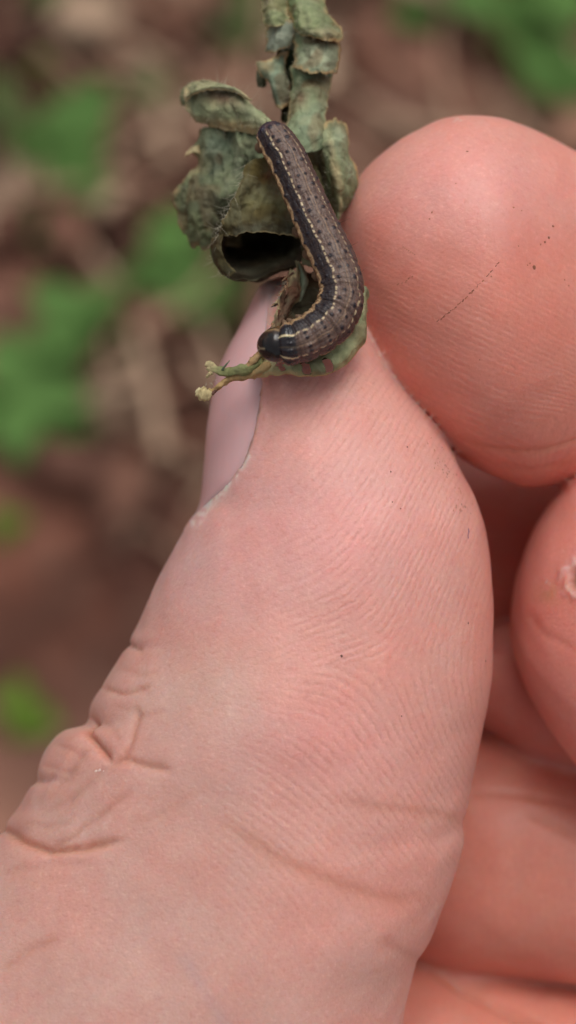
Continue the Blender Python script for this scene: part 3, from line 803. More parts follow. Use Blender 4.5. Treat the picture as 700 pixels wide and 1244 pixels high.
def sheet(grid, nu, nv, base, edge=None, seed=0, jag=.05, crum=.22, thick=.04, hole=None, name='leaf_lobe', edge_w=.09, edge_sides=(1, 1, 1, 1), tints=(), zraw=False):
    zf = (lambda z: z) if name != 'leaf_lobe' or zraw else (lambda z: z*.5 + 2.9 if z < 5.5 else z)
    g = np.array([[P(p[0], p[1], zf(p[2])) for p in row] for row in grid])
    A = crom(g, 400); A = np.swapaxes(crom(np.swapaxes(A, 0, 1), 400), 0, 1)
    u, v = np.meshgrid(np.linspace(0, 1, nu), np.linspace(0, 1, nv), indexing='ij')
    jn = lambda s, x: jag*(.6*lattice_noise(x*7, x*0+.5, s) + .5*lattice_noise(x*23, x*0+.5, s+1) + .35*lattice_noise(x*60, x*0+.5, s+2))
    es = edge_sides
    u0 = np.clip(jag*.8 + jn(seed, v), 0, .4)*es[0]; u1 = 1 - np.clip(jag*.8 + jn(seed+10, v), 0, .4)*es[1]
    v0 = np.clip(jag*.8 + jn(seed+20, u), 0, .4)*es[2]; v1 = 1 - np.clip(jag*.8 + jn(seed+30, u), 0, .4)*es[3]
    U = (u0 + (u1-u0)*u)*399; W = (v0 + (v1-v0)*v)*399
    i, j = np.clip(U.astype(int), 0, 398), np.clip(W.astype(int), 0, 398); a, b = (U-i)[..., None], (W-j)[..., None]
    X = A[i, j]*(1-a)*(1-b) + A[i+1, j]*a*(1-b) + A[i, j+1]*(1-a)*b + A[i+1, j+1]*a*b
    nr = np.cross(np.gradient(X, axis=0), np.gradient(X, axis=1)); nr /= np.linalg.norm(nr, axis=2, keepdims=True) + 1e-9
    cr = lambda f, s: lattice_noise((X[..., 0] + .4*X[..., 2])*f, (X[..., 1] - .5*X[..., 2])*f, seed+s)
    wx = .5*cr(.9, 44)
    rid = lambda f, s: 1 - 2.2*np.abs(lattice_noise((X[..., 0] + .4*X[..., 2])*f + wx, (X[..., 1] - .5*X[..., 2])*f*.6 - wx, seed+s))
    X = X + nr*(crum*(.8*cr(.5, 41) + .55*rid(.6, 40) + .30*rid(1.6, 45) + .13*rid(4.2, 46) + .07*cr(6.5, 43)))[..., None]
    vein = np.clip(rid(1.7, 45), 0, 1)**3
    n = nu*nv
    ed = np.minimum.reduce([np.where(es[0], u, 9), np.where(es[1], 1-u, 9), np.where(es[2], v, 9), np.where(es[3], 1-v, 9)])
    ef = np.clip(1 - ed/edge_w + .5*lattice_noise(u*17, v*17, seed+50), 0, 1)*(ed < edge_w*1.8)
    cl = np.tile(np.array(base), (nu, nv, 1))
    for (cu, cv, ru, rv, tc, tw) in tints:
        wgt = (np.exp(-(((u-cu)/ru)**2 + ((v-cv)/rv)**2))*tw*(1 + .4*cr(1.2, 60))).clip(0, 1)[..., None]; cl = cl*(1-wgt) + np.array(tc)*wgt
    cl = cl*(1 + .30*cr(.9, 51) + .26*cr(3, 52))[..., None]
    bt = (sstep(.25, .6, cr(1.1, 55))*.5)[..., None]; cl = cl*(1-bt) + np.array(srgb(116, 84, 54))*bt*(.4 + np.mean(base)/.33)
    bt = (sstep(.25, .65, cr(1.5, 56))*.3)[..., None]; cl = cl*(1-bt) + np.array(srgb(176, 172, 132))*bt*(.2 + np.mean(base)/.28)
    cl = cl*(1 - .22*vein[..., None]) + np.array([.36, .36, .25])*.22*vein[..., None]*(np.mean(base)/.2)
    if edge is not None: cl = cl*(1-ef[..., None]) + np.array(edge)*1.12*ef[..., None]
    th = thick*(.35 + .65*np.clip(ed/.06, 0, 1))[..., None]
    T, Bk = (X + nr*th/2).reshape(-1, 3), (X - nr*th/2).reshape(-1, 3)
    keep = np.ones((nu-1, nv-1), bool)
    if hole: keep &= ~hole(((u[1:, 1:]+u[:-1, :-1])/2), ((v[1:, 1:]+v[:-1, :-1])/2), seed)
    ix = np.arange(n).reshape(nu, nv); Fc = []
    ii, jj = np.where(keep)
    q = np.stack([ix[ii, jj], ix[ii+1, jj], ix[ii+1, jj+1], ix[ii, jj+1]], 1)
    Fc = [q, q[:, ::-1] + n]
    kp = np.pad(keep, 1)
    for di, dj, c0, c1 in ((-1, 0, (0, 1), (0, 0)), (1, 0, (1, 0), (1, 1)), (0, -1, (0, 0), (1, 0)), (0, 1, (1, 1), (0, 1))):
        b_ = keep & ~kp[1+di:1+di+nu-1, 1+dj:1+dj+nv-1]
        ii, jj = np.where(b_)
        a0 = ix[ii+c0[0], jj+c0[1]]; a1 = ix[ii+c1[0], jj+c1[1]]
        Fc.append(np.stack([a0, a1, a1+n, a0+n], 1)[:, ::-1])
    Fc = np.concatenate(Fc)
    if name == 'leaf_lobe' and np.mean(base) > .1:
        for _ in range(int(nu*nv*.035)):
            i_, j_ = LH.randrange(nu), LH.randrange(nv); nn = nr[i_, j_]*(1 if nr[i_, j_, 2] > 0 else -1)
            hair_items.append((X[i_, j_], nn + np.array([LH.gauss(0, .8), LH.gauss(0, .8), LH.gauss(0, .3)]), LH.uniform(.15, .45), .008, (0, 0, 0)))
    o = make_obj(name, (np.concatenate([T, Bk]) - LROOT)*1e-3, Fc, LEAF, parent=leaf_root, cols=np.clip(np.concatenate([cl.reshape(-1, 3)]*2), 0, 1))
    return o, X, nr
GG = srgb(134, 142, 108); GP = srgb(148, 156, 118); GD = srgb(98, 104, 78); OL = srgb(100, 88, 50); TAN = srgb(190, 160, 112); BRN = srgb(110, 72, 44); CRM = srgb(196, 178, 134)
hair_items = []; LH = random.Random(77)
def edge_hairs(X, nr, row, n, L, seed, dirv=None, sl=(0, 1)):
    R = random.Random(seed); m = row(X)
    for k in range(n):
        i = int((sl[0] + (sl[1]-sl[0])*R.random())*(len(m)-1))
        dv = np.array(dirv) + np.array([R.gauss(0, .8), R.gauss(0, .8), R.gauss(0, .7)])
        hair_items.append((m[i], dv, L*R.uniform(.25, 1.2), .011, (R.gauss(0, .3), R.gauss(0, .3), 0)))

# rows run down the picture, columns across it
# upper right ribbon: three lengths, each folded over the next
sheet([[(344, -45, -5.5), (358, -50, -4.0), (378, -45, -4.2), (396, -40, -6)],
       [(346, 0, -4.6), (360, -4, -2.6), (380, 2, -2.8), (400, 10, -5)],
       [(352, 24, -4.0), (366, 20, -1.6), (392, 24, -1.4), (415, 34, -4)],
       [(358, 36, -3.4), (372, 38, -.6), (398, 38, -.2), (419, 40, -3.2)],
       [(366, 44, -3.2), (380, 47, -.8), (402, 52, -.4), (418, 50, -3.4)]], 70, 60, srgb(126, 138, 96), TAN, 101, .04, .2, edge_sides=(0, 1, 1, 1), edge_w=.10,
      tints=((.25, .15, .4, .2, srgb(96, 112, 70), .8), (.8, .7, .12, .4, srgb(178, 168, 128), .9), (.5, .6, .2, .3, srgb(148, 156, 116), .7)))
sheet([[(352, 34, -5.4), (368, 36, -4.0), (396, 40, -3.6), (417, 46, -5)],
       [(356, 52, -4.6), (372, 54, -2.2), (398, 56, -1.8), (415, 58, -4)],
       [(358, 70, -4.2), (372, 72, -1.2), (396, 74, -.8), (412, 76, -3.6)],
       [(357, 84, -3.8), (370, 88, -.8), (393, 91, -.4), (409, 90, -3.2)]], 60, 60, srgb(150, 160, 130), TAN, 104, .045, .22, edge_sides=(0, 1, 1, 1), edge_w=.10,
      tints=((.15, .7, .2, .3, srgb(134, 96, 62), .8), (.6, .4, .25, .3, srgb(170, 174, 144), .7), (.35, .15, .3, .15, srgb(110, 124, 88), .7)))
sheet([[(354, 80, -5.2), (366, 82, -4), (390, 86, -3.6), (406, 86, -5)],
       [(352, 104, -4.6), (364, 104, -2.2), (388, 106, -1.8), (402, 108, -4)],
       [(350, 126, -3.8), (362, 126, -1.4), (384, 128, -1.2), (399, 130, -3.4)],
       [(346, 152, -2.4), (362, 152, -.2), (382, 154, 0), (398, 152, -2.2)],
       [(343, 185, -.5), (362, 185, .6), (380, 185, .6), (394, 180, -1)]], 70, 50, srgb(134, 146, 110), CRM, 107, .03, .2, edge_sides=(0, 0, 1, 1), edge_w=.06,
      tints=((.42, .35, .12, .16, srgb(124, 94, 74), .95), (.5, .75, .12, .1, srgb(78, 84, 58), .8), (.1, .5, .1, .6, srgb(92, 108, 84), .6), (.75, .6, .2, .3, srgb(146, 162, 136), .6)))
# deep fold between the two ribbons
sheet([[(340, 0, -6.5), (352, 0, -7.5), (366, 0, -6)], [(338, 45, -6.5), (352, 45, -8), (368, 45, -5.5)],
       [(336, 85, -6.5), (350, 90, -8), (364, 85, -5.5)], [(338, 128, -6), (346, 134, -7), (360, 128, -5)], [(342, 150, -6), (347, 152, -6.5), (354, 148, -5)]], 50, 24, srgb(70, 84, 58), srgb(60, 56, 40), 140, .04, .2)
# upper left ribbon in three loose flaps
sheet([[(316, -40, -5.5), (328, -42, -4), (346, -40, -5)], [(319, 0, -4.5), (330, -2, -3), (350, 0, -4.5)], [(319, 22, -4), (332, 20, -2.2), (352, 18, -4)], [(321, 33, -4), (336, 34, -2.3), (360, 30, -4.2)]], 44, 40, srgb(134, 142, 100), CRM, 110, .05, .2, edge_sides=(0, 1, 1, 1))
sheet([[(322, 30, -4.8), (334, 28, -3.6), (350, 22, -3.4), (364, 30, -4)], [(322, 48, -4.6), (334, 48, -3.2), (350, 44, -3), (358, 46, -4.2)],
       [(322, 66, -5), (332, 66, -3.6), (344, 60, -3.8), (350, 58, -4.6)]], 44, 44, srgb(142, 150, 132), TAN, 113, .06, .22)
sheet([[(312, 74, -5.6), (324, 72, -4.2), (340, 62, -4.4), (350, 60, -5.4)], [(316, 88, -5.4), (328, 90, -4), (342, 88, -4.2), (350, 84, -5.4)],
       [(330, 108, -5.2), (336, 112, -4.2), (344, 112, -4.4), (350, 106, -5.4)], [(336, 130, -5.2), (340, 134, -4.6), (346, 133, -4.8), (350, 128, -5.4)]], 50, 40, srgb(122, 142, 120), TAN, 118, .05, .22,
      tints=((.12, .2, .15, .3, CRM, .8),))
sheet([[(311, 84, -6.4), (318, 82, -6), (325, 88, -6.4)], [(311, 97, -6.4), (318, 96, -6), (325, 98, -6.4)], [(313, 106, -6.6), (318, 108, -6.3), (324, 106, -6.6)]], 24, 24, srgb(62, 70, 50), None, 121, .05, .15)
# left tongue: a rolled tube
o, X, nr = sheet([[(236, 150, -4.2), (258, 158, -3.6), (285, 162, -2.4), (312, 164, -1.2), (330, 168, 0)],
       [(228, 138, -3.0), (252, 144, -2.2), (284, 146, -1), (312, 152, 0), (332, 158, .8)],
       [(224, 126, -3.2), (248, 128, -1.8), (282, 130, -.4), (310, 140, .4), (332, 150, 1)],
       [(222, 114, -3.8), (244, 112, -2.4), (276, 114, -1.2), (304, 128, -.2), (328, 142, .4)],
       [(226, 105, -5.0), (244, 101, -3.8), (272, 107, -2.6), (298, 120, -1.6), (322, 136, -.6)],
       [(236, 108, -6.4), (252, 104, -5.6), (276, 112, -4.2), (298, 124, -3), (320, 140, -2)]], 60, 80, GP, CRM, 125, .03, .2, edge_sides=(1, 1, 1, 0),
      tints=((.9, .4, .18, .5, CRM, .8), (.55, .42, .16, .22, srgb(144, 112, 90), .8), (.08, .6, .1, .4, TAN, .9), (.72, .4, .08, .5, srgb(98, 92, 66), .8)))  # narrow dark tint paints the shadow beneath the curl
edge_hairs(X, nr, lambda X: X[-8], 26, .9, 5, (.5, .7, .2), (.35, 1))
edge_hairs(X, nr, lambda X: X[2], 14, .6, 6, (-.2, -.8, .4))
o_, X, nr = sheet([[(224, 128, -2.2), (236, 120, -1.2), (258, 113, -.4), (284, 114, 0), (306, 126, .6)],
       [(221, 120, -2.0), (232, 111, -.4), (256, 104, .2), (284, 107, .4), (306, 121, .8)],
       [(222, 110, -3.4), (236, 101, -2), (258, 98, -1.4), (282, 103, -1.0), (304, 118, -.4)],
       [(230, 104, -5), (244, 100, -4.4), (262, 99, -4), (282, 104, -3.4), (300, 118, -2.6)]], 30, 60, srgb(164, 162, 122), CRM, 127, .05, .16, edge_w=.16, edge_sides=(1, 0, 1, 1),
      tints=((.6, .1, .4, .15, srgb(104, 112, 84), .8), (.4, .6, .4, .2, srgb(142, 150, 116), .7)))
edge_hairs(X, nr, lambda X: X[3], 22, .5, 25, (.1, .6, .5))
o_, X, nr = sheet([[(222, 108, -5.6), (236, 100, -4.6), (252, 104, -4.4)], [(218, 118, -5.4), (228, 112, -4), (240, 114, -3.4)], [(221, 130, -5.6), (228, 130, -4.6), (234, 128, -4)]], 24, 24, srgb(116, 124, 92), CRM, 129, .05, .15)
# left lobe, dull grey green, hanging behind
o, X, nr = sheet([[(244, 158, -5.5), (262, 152, -3.6), (288, 154, -2.6), (312, 160, -2), (330, 172, -2)],
       [(230, 182, -6.2), (256, 180, -3.6), (282, 178, -3.0), (306, 186, -2), (330, 194, -2)],
       [(238, 200, -7), (250, 208, -5.2), (276, 206, -3.6), (302, 208, -3.6), (322, 216, -3)],
       [(214, 224, -7), (236, 218, -5.2), (266, 228, -4.6), (292, 234, -4.2), (316, 238, -3.8)],
       [(208, 246, -7.2), (230, 250, -5), (256, 256, -5.2), (284, 262, -10), (308, 264, -16)],
       [(216, 280, -7.4), (236, 284, -5.8), (258, 284, -5.2), (280, 286, -12), (300, 288, -18)],
       [(236, 305, -8), (248, 306, -7), (262, 306, -6.4), (278, 302, -12), (294, 300, -18)]], 90, 70, srgb(108, 116, 84), srgb(150, 128, 92), 131, .035, .46, edge_w=.05, edge_sides=(0, 1, 1, 0),
      tints=((.3, .1, .14, .12, CRM, .7), (.18, .3, .15, .2, srgb(132, 148, 124), .8), (.35, .3, .12, .1, srgb(62, 72, 56), .8), (.3, .6, .2, .06, srgb(148, 156, 126), .8), (.62, .35, .06, .2, srgb(70, 74, 56), .8), (.8, .4, .15, .4, srgb(90, 94, 64), .8), (.1, .85, .2, .2, srgb(140, 150, 118), .7)))
# small tan spur on its rim
sheet([[(226, 186, -6), (234, 178, -5.4), (244, 176, -5)], [(223, 192, -6), (234, 186, -5.2), (244, 188, -5)]], 12, 16, CRM, TAN, 137, .08, .08)
# the cup: olive brown, mouth open towards the fingers
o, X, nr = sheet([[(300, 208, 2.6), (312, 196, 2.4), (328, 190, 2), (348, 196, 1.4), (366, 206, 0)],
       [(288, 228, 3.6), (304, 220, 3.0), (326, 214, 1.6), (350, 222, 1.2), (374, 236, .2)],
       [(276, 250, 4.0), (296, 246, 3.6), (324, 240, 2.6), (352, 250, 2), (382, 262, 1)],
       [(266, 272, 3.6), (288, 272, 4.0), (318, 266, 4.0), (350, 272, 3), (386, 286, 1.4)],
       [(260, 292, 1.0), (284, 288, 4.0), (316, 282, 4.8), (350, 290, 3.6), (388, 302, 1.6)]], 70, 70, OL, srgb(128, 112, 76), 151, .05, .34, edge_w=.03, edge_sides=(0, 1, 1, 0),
      tints=((.25, .45, .1, .08, srgb(132, 68, 40), .8), (.5, .6, .1, .4, srgb(140, 136, 92), .8), (.9, .5, .2, .8, srgb(58, 50, 30), .9), (.2, .75, .25, .25, srgb(58, 48, 32), .8)))  # dark tints paint shade near the caterpillar's tail and towards the opening
edge_hairs(X, nr, lambda X: X[:, 0], 60, .75, 8, (-.8, -.5, .2))
# far wall and floor of the cup, the hollow's shade put into their dark brown
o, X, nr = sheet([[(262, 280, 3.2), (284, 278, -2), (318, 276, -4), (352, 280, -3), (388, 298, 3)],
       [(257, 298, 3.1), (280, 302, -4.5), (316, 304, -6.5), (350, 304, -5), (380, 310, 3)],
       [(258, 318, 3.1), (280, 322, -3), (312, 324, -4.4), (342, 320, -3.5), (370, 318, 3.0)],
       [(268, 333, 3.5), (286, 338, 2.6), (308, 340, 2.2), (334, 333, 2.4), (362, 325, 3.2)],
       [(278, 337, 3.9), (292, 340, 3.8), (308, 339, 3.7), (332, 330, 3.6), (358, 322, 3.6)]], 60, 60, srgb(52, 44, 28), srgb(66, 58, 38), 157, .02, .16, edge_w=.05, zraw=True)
edge_hairs(X, nr, lambda X: X[:, 1], 30, .7, 9, (-.8, -.4, .2))
sheet([[(256, 288, 1.0), (262, 284, 2.2), (272, 282, 2.8)], [(254, 304, .6), (260, 306, 2.0), (270, 304, 2.8)], [(258, 322, .6), (266, 324, 1.8), (276, 318, 2.4)], [(272, 336, 1.2), (280, 337, 2.0), (288, 330, 2.4)]], 40, 20, srgb(70, 64, 40), srgb(104, 92, 60), 159, .05, .14)
# wall at the cup's right, tucked under the caterpillar
sheet([[(340, 200, 0), (362, 196, -.5), (384, 200, -2)], [(352, 240, .4), (374, 240, 0), (396, 244, -2)], [(364, 285, .8), (384, 285, .5), (404, 290, -1.5)], [(366, 325, 1.8), (386, 330, 1.8), (410, 330, 0)]], 50, 30, srgb(86, 78, 48), None, 163, .02, .2)
# right flap
sheet([[(358, 176, -2.4), (376, 158, -2.2), (394, 146, -2.0), (412, 139, -2.4), (426, 146, -4.4)],
       [(362, 194, -2.0), (380, 182, -1.6), (398, 168, -.2), (416, 158, -1.0), (429, 166, -4.2)],
       [(368, 216, -2.6), (386, 206, -3.6), (403, 192, .2), (415, 184, -.6), (424, 190, -4)],
       [(376, 240, -3.0), (394, 230, -4.2), (408, 218, .2), (420, 206, -.8), (433, 204, -4)],
       [(386, 262, -3.0), (400, 252, -4), (412, 242, -.6), (423, 228, -1.6), (435, 218, -4.4)],
       [(394, 286, -3.0), (404, 276, -3.8), (412, 266, -2.4), (421, 252, -3), (431, 238, -5)]], 80, 70, srgb(132, 142, 106), TAN, 167, .035, .24, edge_sides=(1, 0, 0, 1), edge_w=.06,
      tints=((.5, .26, .3, .14, srgb(84, 82, 50), .95), (.2, .72, .15, .2, srgb(160, 168, 138), .9), (.6, .55, .4, .05, CRM, .9), (.85, .25, .12, .2, srgb(132, 96, 60), .8), (.15, .2, .1, .2, srgb(160, 132, 100), .7), (.6, .85, .12, .12, srgb(156, 164, 132), .8)))
# shred under the caterpillar: pale strip with gnawed holes
def holes(u, v, s):
    h = np.zeros(u.shape, bool)
    for cu, cv, ru, rv in ((.48, .285, .30, .030), (.70, .44, .20, .024), (.74, .55, .22, .022)):
        h |= ((u-cu)/ru)**2 + ((v-cv)/rv)**2 < 1 + .35*lattice_noise(u*9, v*40, s)
    return h
sheet([[(300, 440, 5.0), (318, 430, 5.8), (336, 424, 6.2), (362, 420, 6.4), (392, 410, 6.4), (414, 396, 6), (430, 372, 5.2), (434, 344, 4)],
       [(302, 450, 6.6), (320, 441, 7.2), (338, 436, 7.4), (364, 436, 7.6), (396, 428, 7.8), (420, 410, 7.4), (438, 384, 6.4), (441, 348, 4.8)],
       [(302, 458, 7.0), (320, 453, 7.6), (340, 448, 7.9), (366, 448, 8.2), (400, 442, 8.2), (428, 422, 7.6), (443, 392, 6.4), (444, 352, 4.8)],
       [(304, 464, 6.4), (322, 459, 7.2), (342, 455, 7.6), (368, 455, 7.8), (402, 450, 7.6), (432, 430, 6.8), (446, 398, 5.6), (446, 356, 4)]], 40, 150, srgb(152, 158, 118), TAN, 171, .03, .16, hole=holes, edge_w=.12, edge_sides=(0, 1, 1, 0), name='leaf_shred',
      tints=((.6, .02, .6, .16, CRM, .95), (.6, .2, .6, .12, srgb(176, 150, 104), .8), (.95, .4, .25, .4, srgb(180, 160, 110), .6), (.5, .48, .4, .14, srgb(86, 84, 60), .6)))
# pocket behind the strip, its deep shade painted as a dark sheet
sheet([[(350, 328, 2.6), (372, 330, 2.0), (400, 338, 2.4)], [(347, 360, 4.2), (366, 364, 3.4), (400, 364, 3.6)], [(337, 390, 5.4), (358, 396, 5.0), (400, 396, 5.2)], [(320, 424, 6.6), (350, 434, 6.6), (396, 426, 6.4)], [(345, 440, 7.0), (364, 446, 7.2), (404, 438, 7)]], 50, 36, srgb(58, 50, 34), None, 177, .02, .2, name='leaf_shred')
# frayed reddish rim from the cup to the caterpillar's head
sheet([[(350, 322, 2.4), (357, 320, 3.2), (364, 322, 2.6)], [(350, 345, 3.2), (356, 346, 4.2), (361, 350, 3.4)], [(340, 372, 4.2), (347, 376, 5.2), (352, 382, 4.4)],
       [(328, 398, 5.4), (334, 404, 6.4), (341, 408, 5.6)], [(314, 420, 6.2), (320, 428, 7.2), (328, 430, 6.4)], [(304, 434, 6.2), (310, 442, 7.2), (318, 446, 6.6)]], 110, 20, srgb(118, 88, 68), CRM, 181, .10, .35, name='leaf_rim', edge_w=.2,
      tints=((.3, .3, .2, .3, srgb(92, 52, 40), .8), (.9, .5, .15, .6, CRM, .8)))
edge_hairs(np.stack([P(352 - 34*t, 330 + 92*t, 3.6 + 3*t) for t in np.linspace(0, 1, 60)]), None, lambda X: X, 34, .5, 12, (-.7, .1, .5))
# pale green inner strip
sheet([[(356, 316, 2.6), (362, 314, 3.2), (368, 318, 2.6)], [(362, 334, 2.6), (368, 336, 3.4), (374, 336, 2.6)], [(362, 352, 2.8), (367, 354, 3.4), (373, 346, 2.8)], [(358, 370, 3.2), (362, 370, 3.6), (366, 362, 3)]], 40, 16, srgb(138, 150, 126), CRM, 187, .06, .12, name='leaf_shred')
def stalk(pts, rad, base, name, seed, tip=None):
    c = crom(np.array([P(*p) for p in pts]), 40); r = crom(np.array(rad, float), 40)
    t = np.gradient(c, axis=0); t /= np.linalg.norm(t, axis=1, keepdims=True)
    Vv, cc = [], []; k = 10
    for i in range(40):
        s = np.cross(t[i], [0, 0, 1.]); s /= np.linalg.norm(s); q = np.cross(s, t[i])
        for j in range(k):
            a = j*2*math.pi/k
            rr = r[i]*S*(1 + .5*noise.noise(Vector((i*.2, math.cos(a)*1.2, math.sin(a)*1.5 + seed))) + .3*noise.noise(Vector((i*.35, math.cos(a)*2, math.sin(a)*2 + seed))) + .2*math.cos(2*a + seed + i*.05))
            Vv.append(c[i] + s*math.cos(a)*rr + q*math.sin(a)*rr*.75)
            w_ = sstep(26, 38, i) if tip is not None else 0
            col_ = np.array(base)*(1 + .25*noise.noise(Vector((i*.6, j*.9, seed))))
            cc.append(col_*(1-w_) + (np.array(tip) if tip is not None else col_)*w_)
    Fc = [(i*k+j, i*k+(j+1) % k, (i+1)*k+(j+1) % k, (i+1)*k+j) for i in range(39) for j in range(k)]
    Fc += [tuple(range(k))[::-1], tuple(range(39*k, 40*k))]
    return make_obj(name, (np.array(Vv) - LROOT)*1e-3, Fc, LEAF, parent=leaf_root, cols=np.clip(np.array(cc), 0, 1))
stalk([(330, 445, 7.4), (312, 452, 7.4), (296, 457, 7.2), (280, 460, 7), (268, 468, 7), (258, 476, 6.8)], [7, 6.5, 5, 4, 3.4, 2.6], srgb(184, 152, 104), 'stalk', 3)
stalk([(318, 440, 7.2), (304, 447, 7.6), (288, 450, 7.4), (274, 452, 7.2), (262, 449, 7), (253, 446, 6.8)], [5.5, 5.5, 5, 4, 3.6, 4], srgb(138, 140, 92), 'stalk', 5, CRM)
stalk([(316, 428, 7.2), (308, 438, 7.6), (300, 446, 7.6), (294, 452, 7.4)], [3, 4.4, 3.6, 2], srgb(176, 142, 100), 'stalk', 8)
stalk([(258, 452, 6.9), (254, 455, 6.9), (251, 459, 6.8)], [3, 2.2, 1.2], CRM, 'stalk', 9)
stalk([(262, 448, 6.9), (256, 443, 6.9), (250, 442, 6.8)], [3, 3.4, 2.4], CRM, 'stalk', 11)
stalk([(270, 450, 7.2), (274, 444, 7.6), (279, 438, 7.8)], [1.4, 1, .6], srgb(120, 142, 112), 'stalk', 13)
stalk([(268, 468, 6.9), (262, 474, 6.9), (257, 479, 6.8), (250, 483, 6.8)], [2.6, 2.4, 2.4, 2], srgb(120, 86, 74), 'stalk', 15)
stalk([(257, 478, 6.8), (250, 479, 6.9), (244, 477, 6.8), (240, 473, 6.7)], [3.4, 6.6, 6.4, 2.8], srgb(206, 188, 140), 'stalk', 17, srgb(218, 204, 160))
stalk([(258, 474, 6.8), (252, 482, 6.7), (247, 487, 6.7)], [3, 3.4, 2], srgb(196, 170, 116), 'stalk', 19)
RF = random.Random(21)
for q in range(16):                      # loose fibres fraying from the rim
    t = RF.random(); x0 = 354 - 40*t + RF.gauss(0, 2); y0 = 330 + 102*t; z0 = 4.4 + 3.2*t
    a = RF.gauss(2.1, .5); L_ = RF.uniform(6, 16)
    stalk([(x0, y0, z0), (x0 + L_*.5*math.cos(a) + RF.gauss(0, 1), y0 + L_*.5*math.sin(a), z0 + RF.uniform(0, .5)), (x0 + L_*math.cos(a), y0 + L_*math.sin(a), z0 + RF.uniform(-.2, .7))],
          [RF.uniform(.8, 1.6), RF.uniform(.7, 1.3), .3], RF.choice([srgb(150, 116, 88), srgb(104, 64, 50), srgb(186, 164, 126), srgb(88, 60, 48)]), 'fibre', 30 + q)
edge_hairs(np.stack([P(246 + 20*t, 470 - 10*t, 7) for t in np.linspace(0, 1, 20)]), None, lambda X: X, 12, .35, 15, (-.3, -.4, .3))
m_, t, b = mat_new('leaf_hair'); b.inputs['Base Color'].default_value = (.50, .46, .34, 1); b.inputs['Roughness'].default_value = .6
Vv, Fc = needles(hair_items)
make_obj('leaf_hair', (Vv - LROOT)*1e-3, Fc, m_, parent=leaf_root)['kind'] = 'stuff'

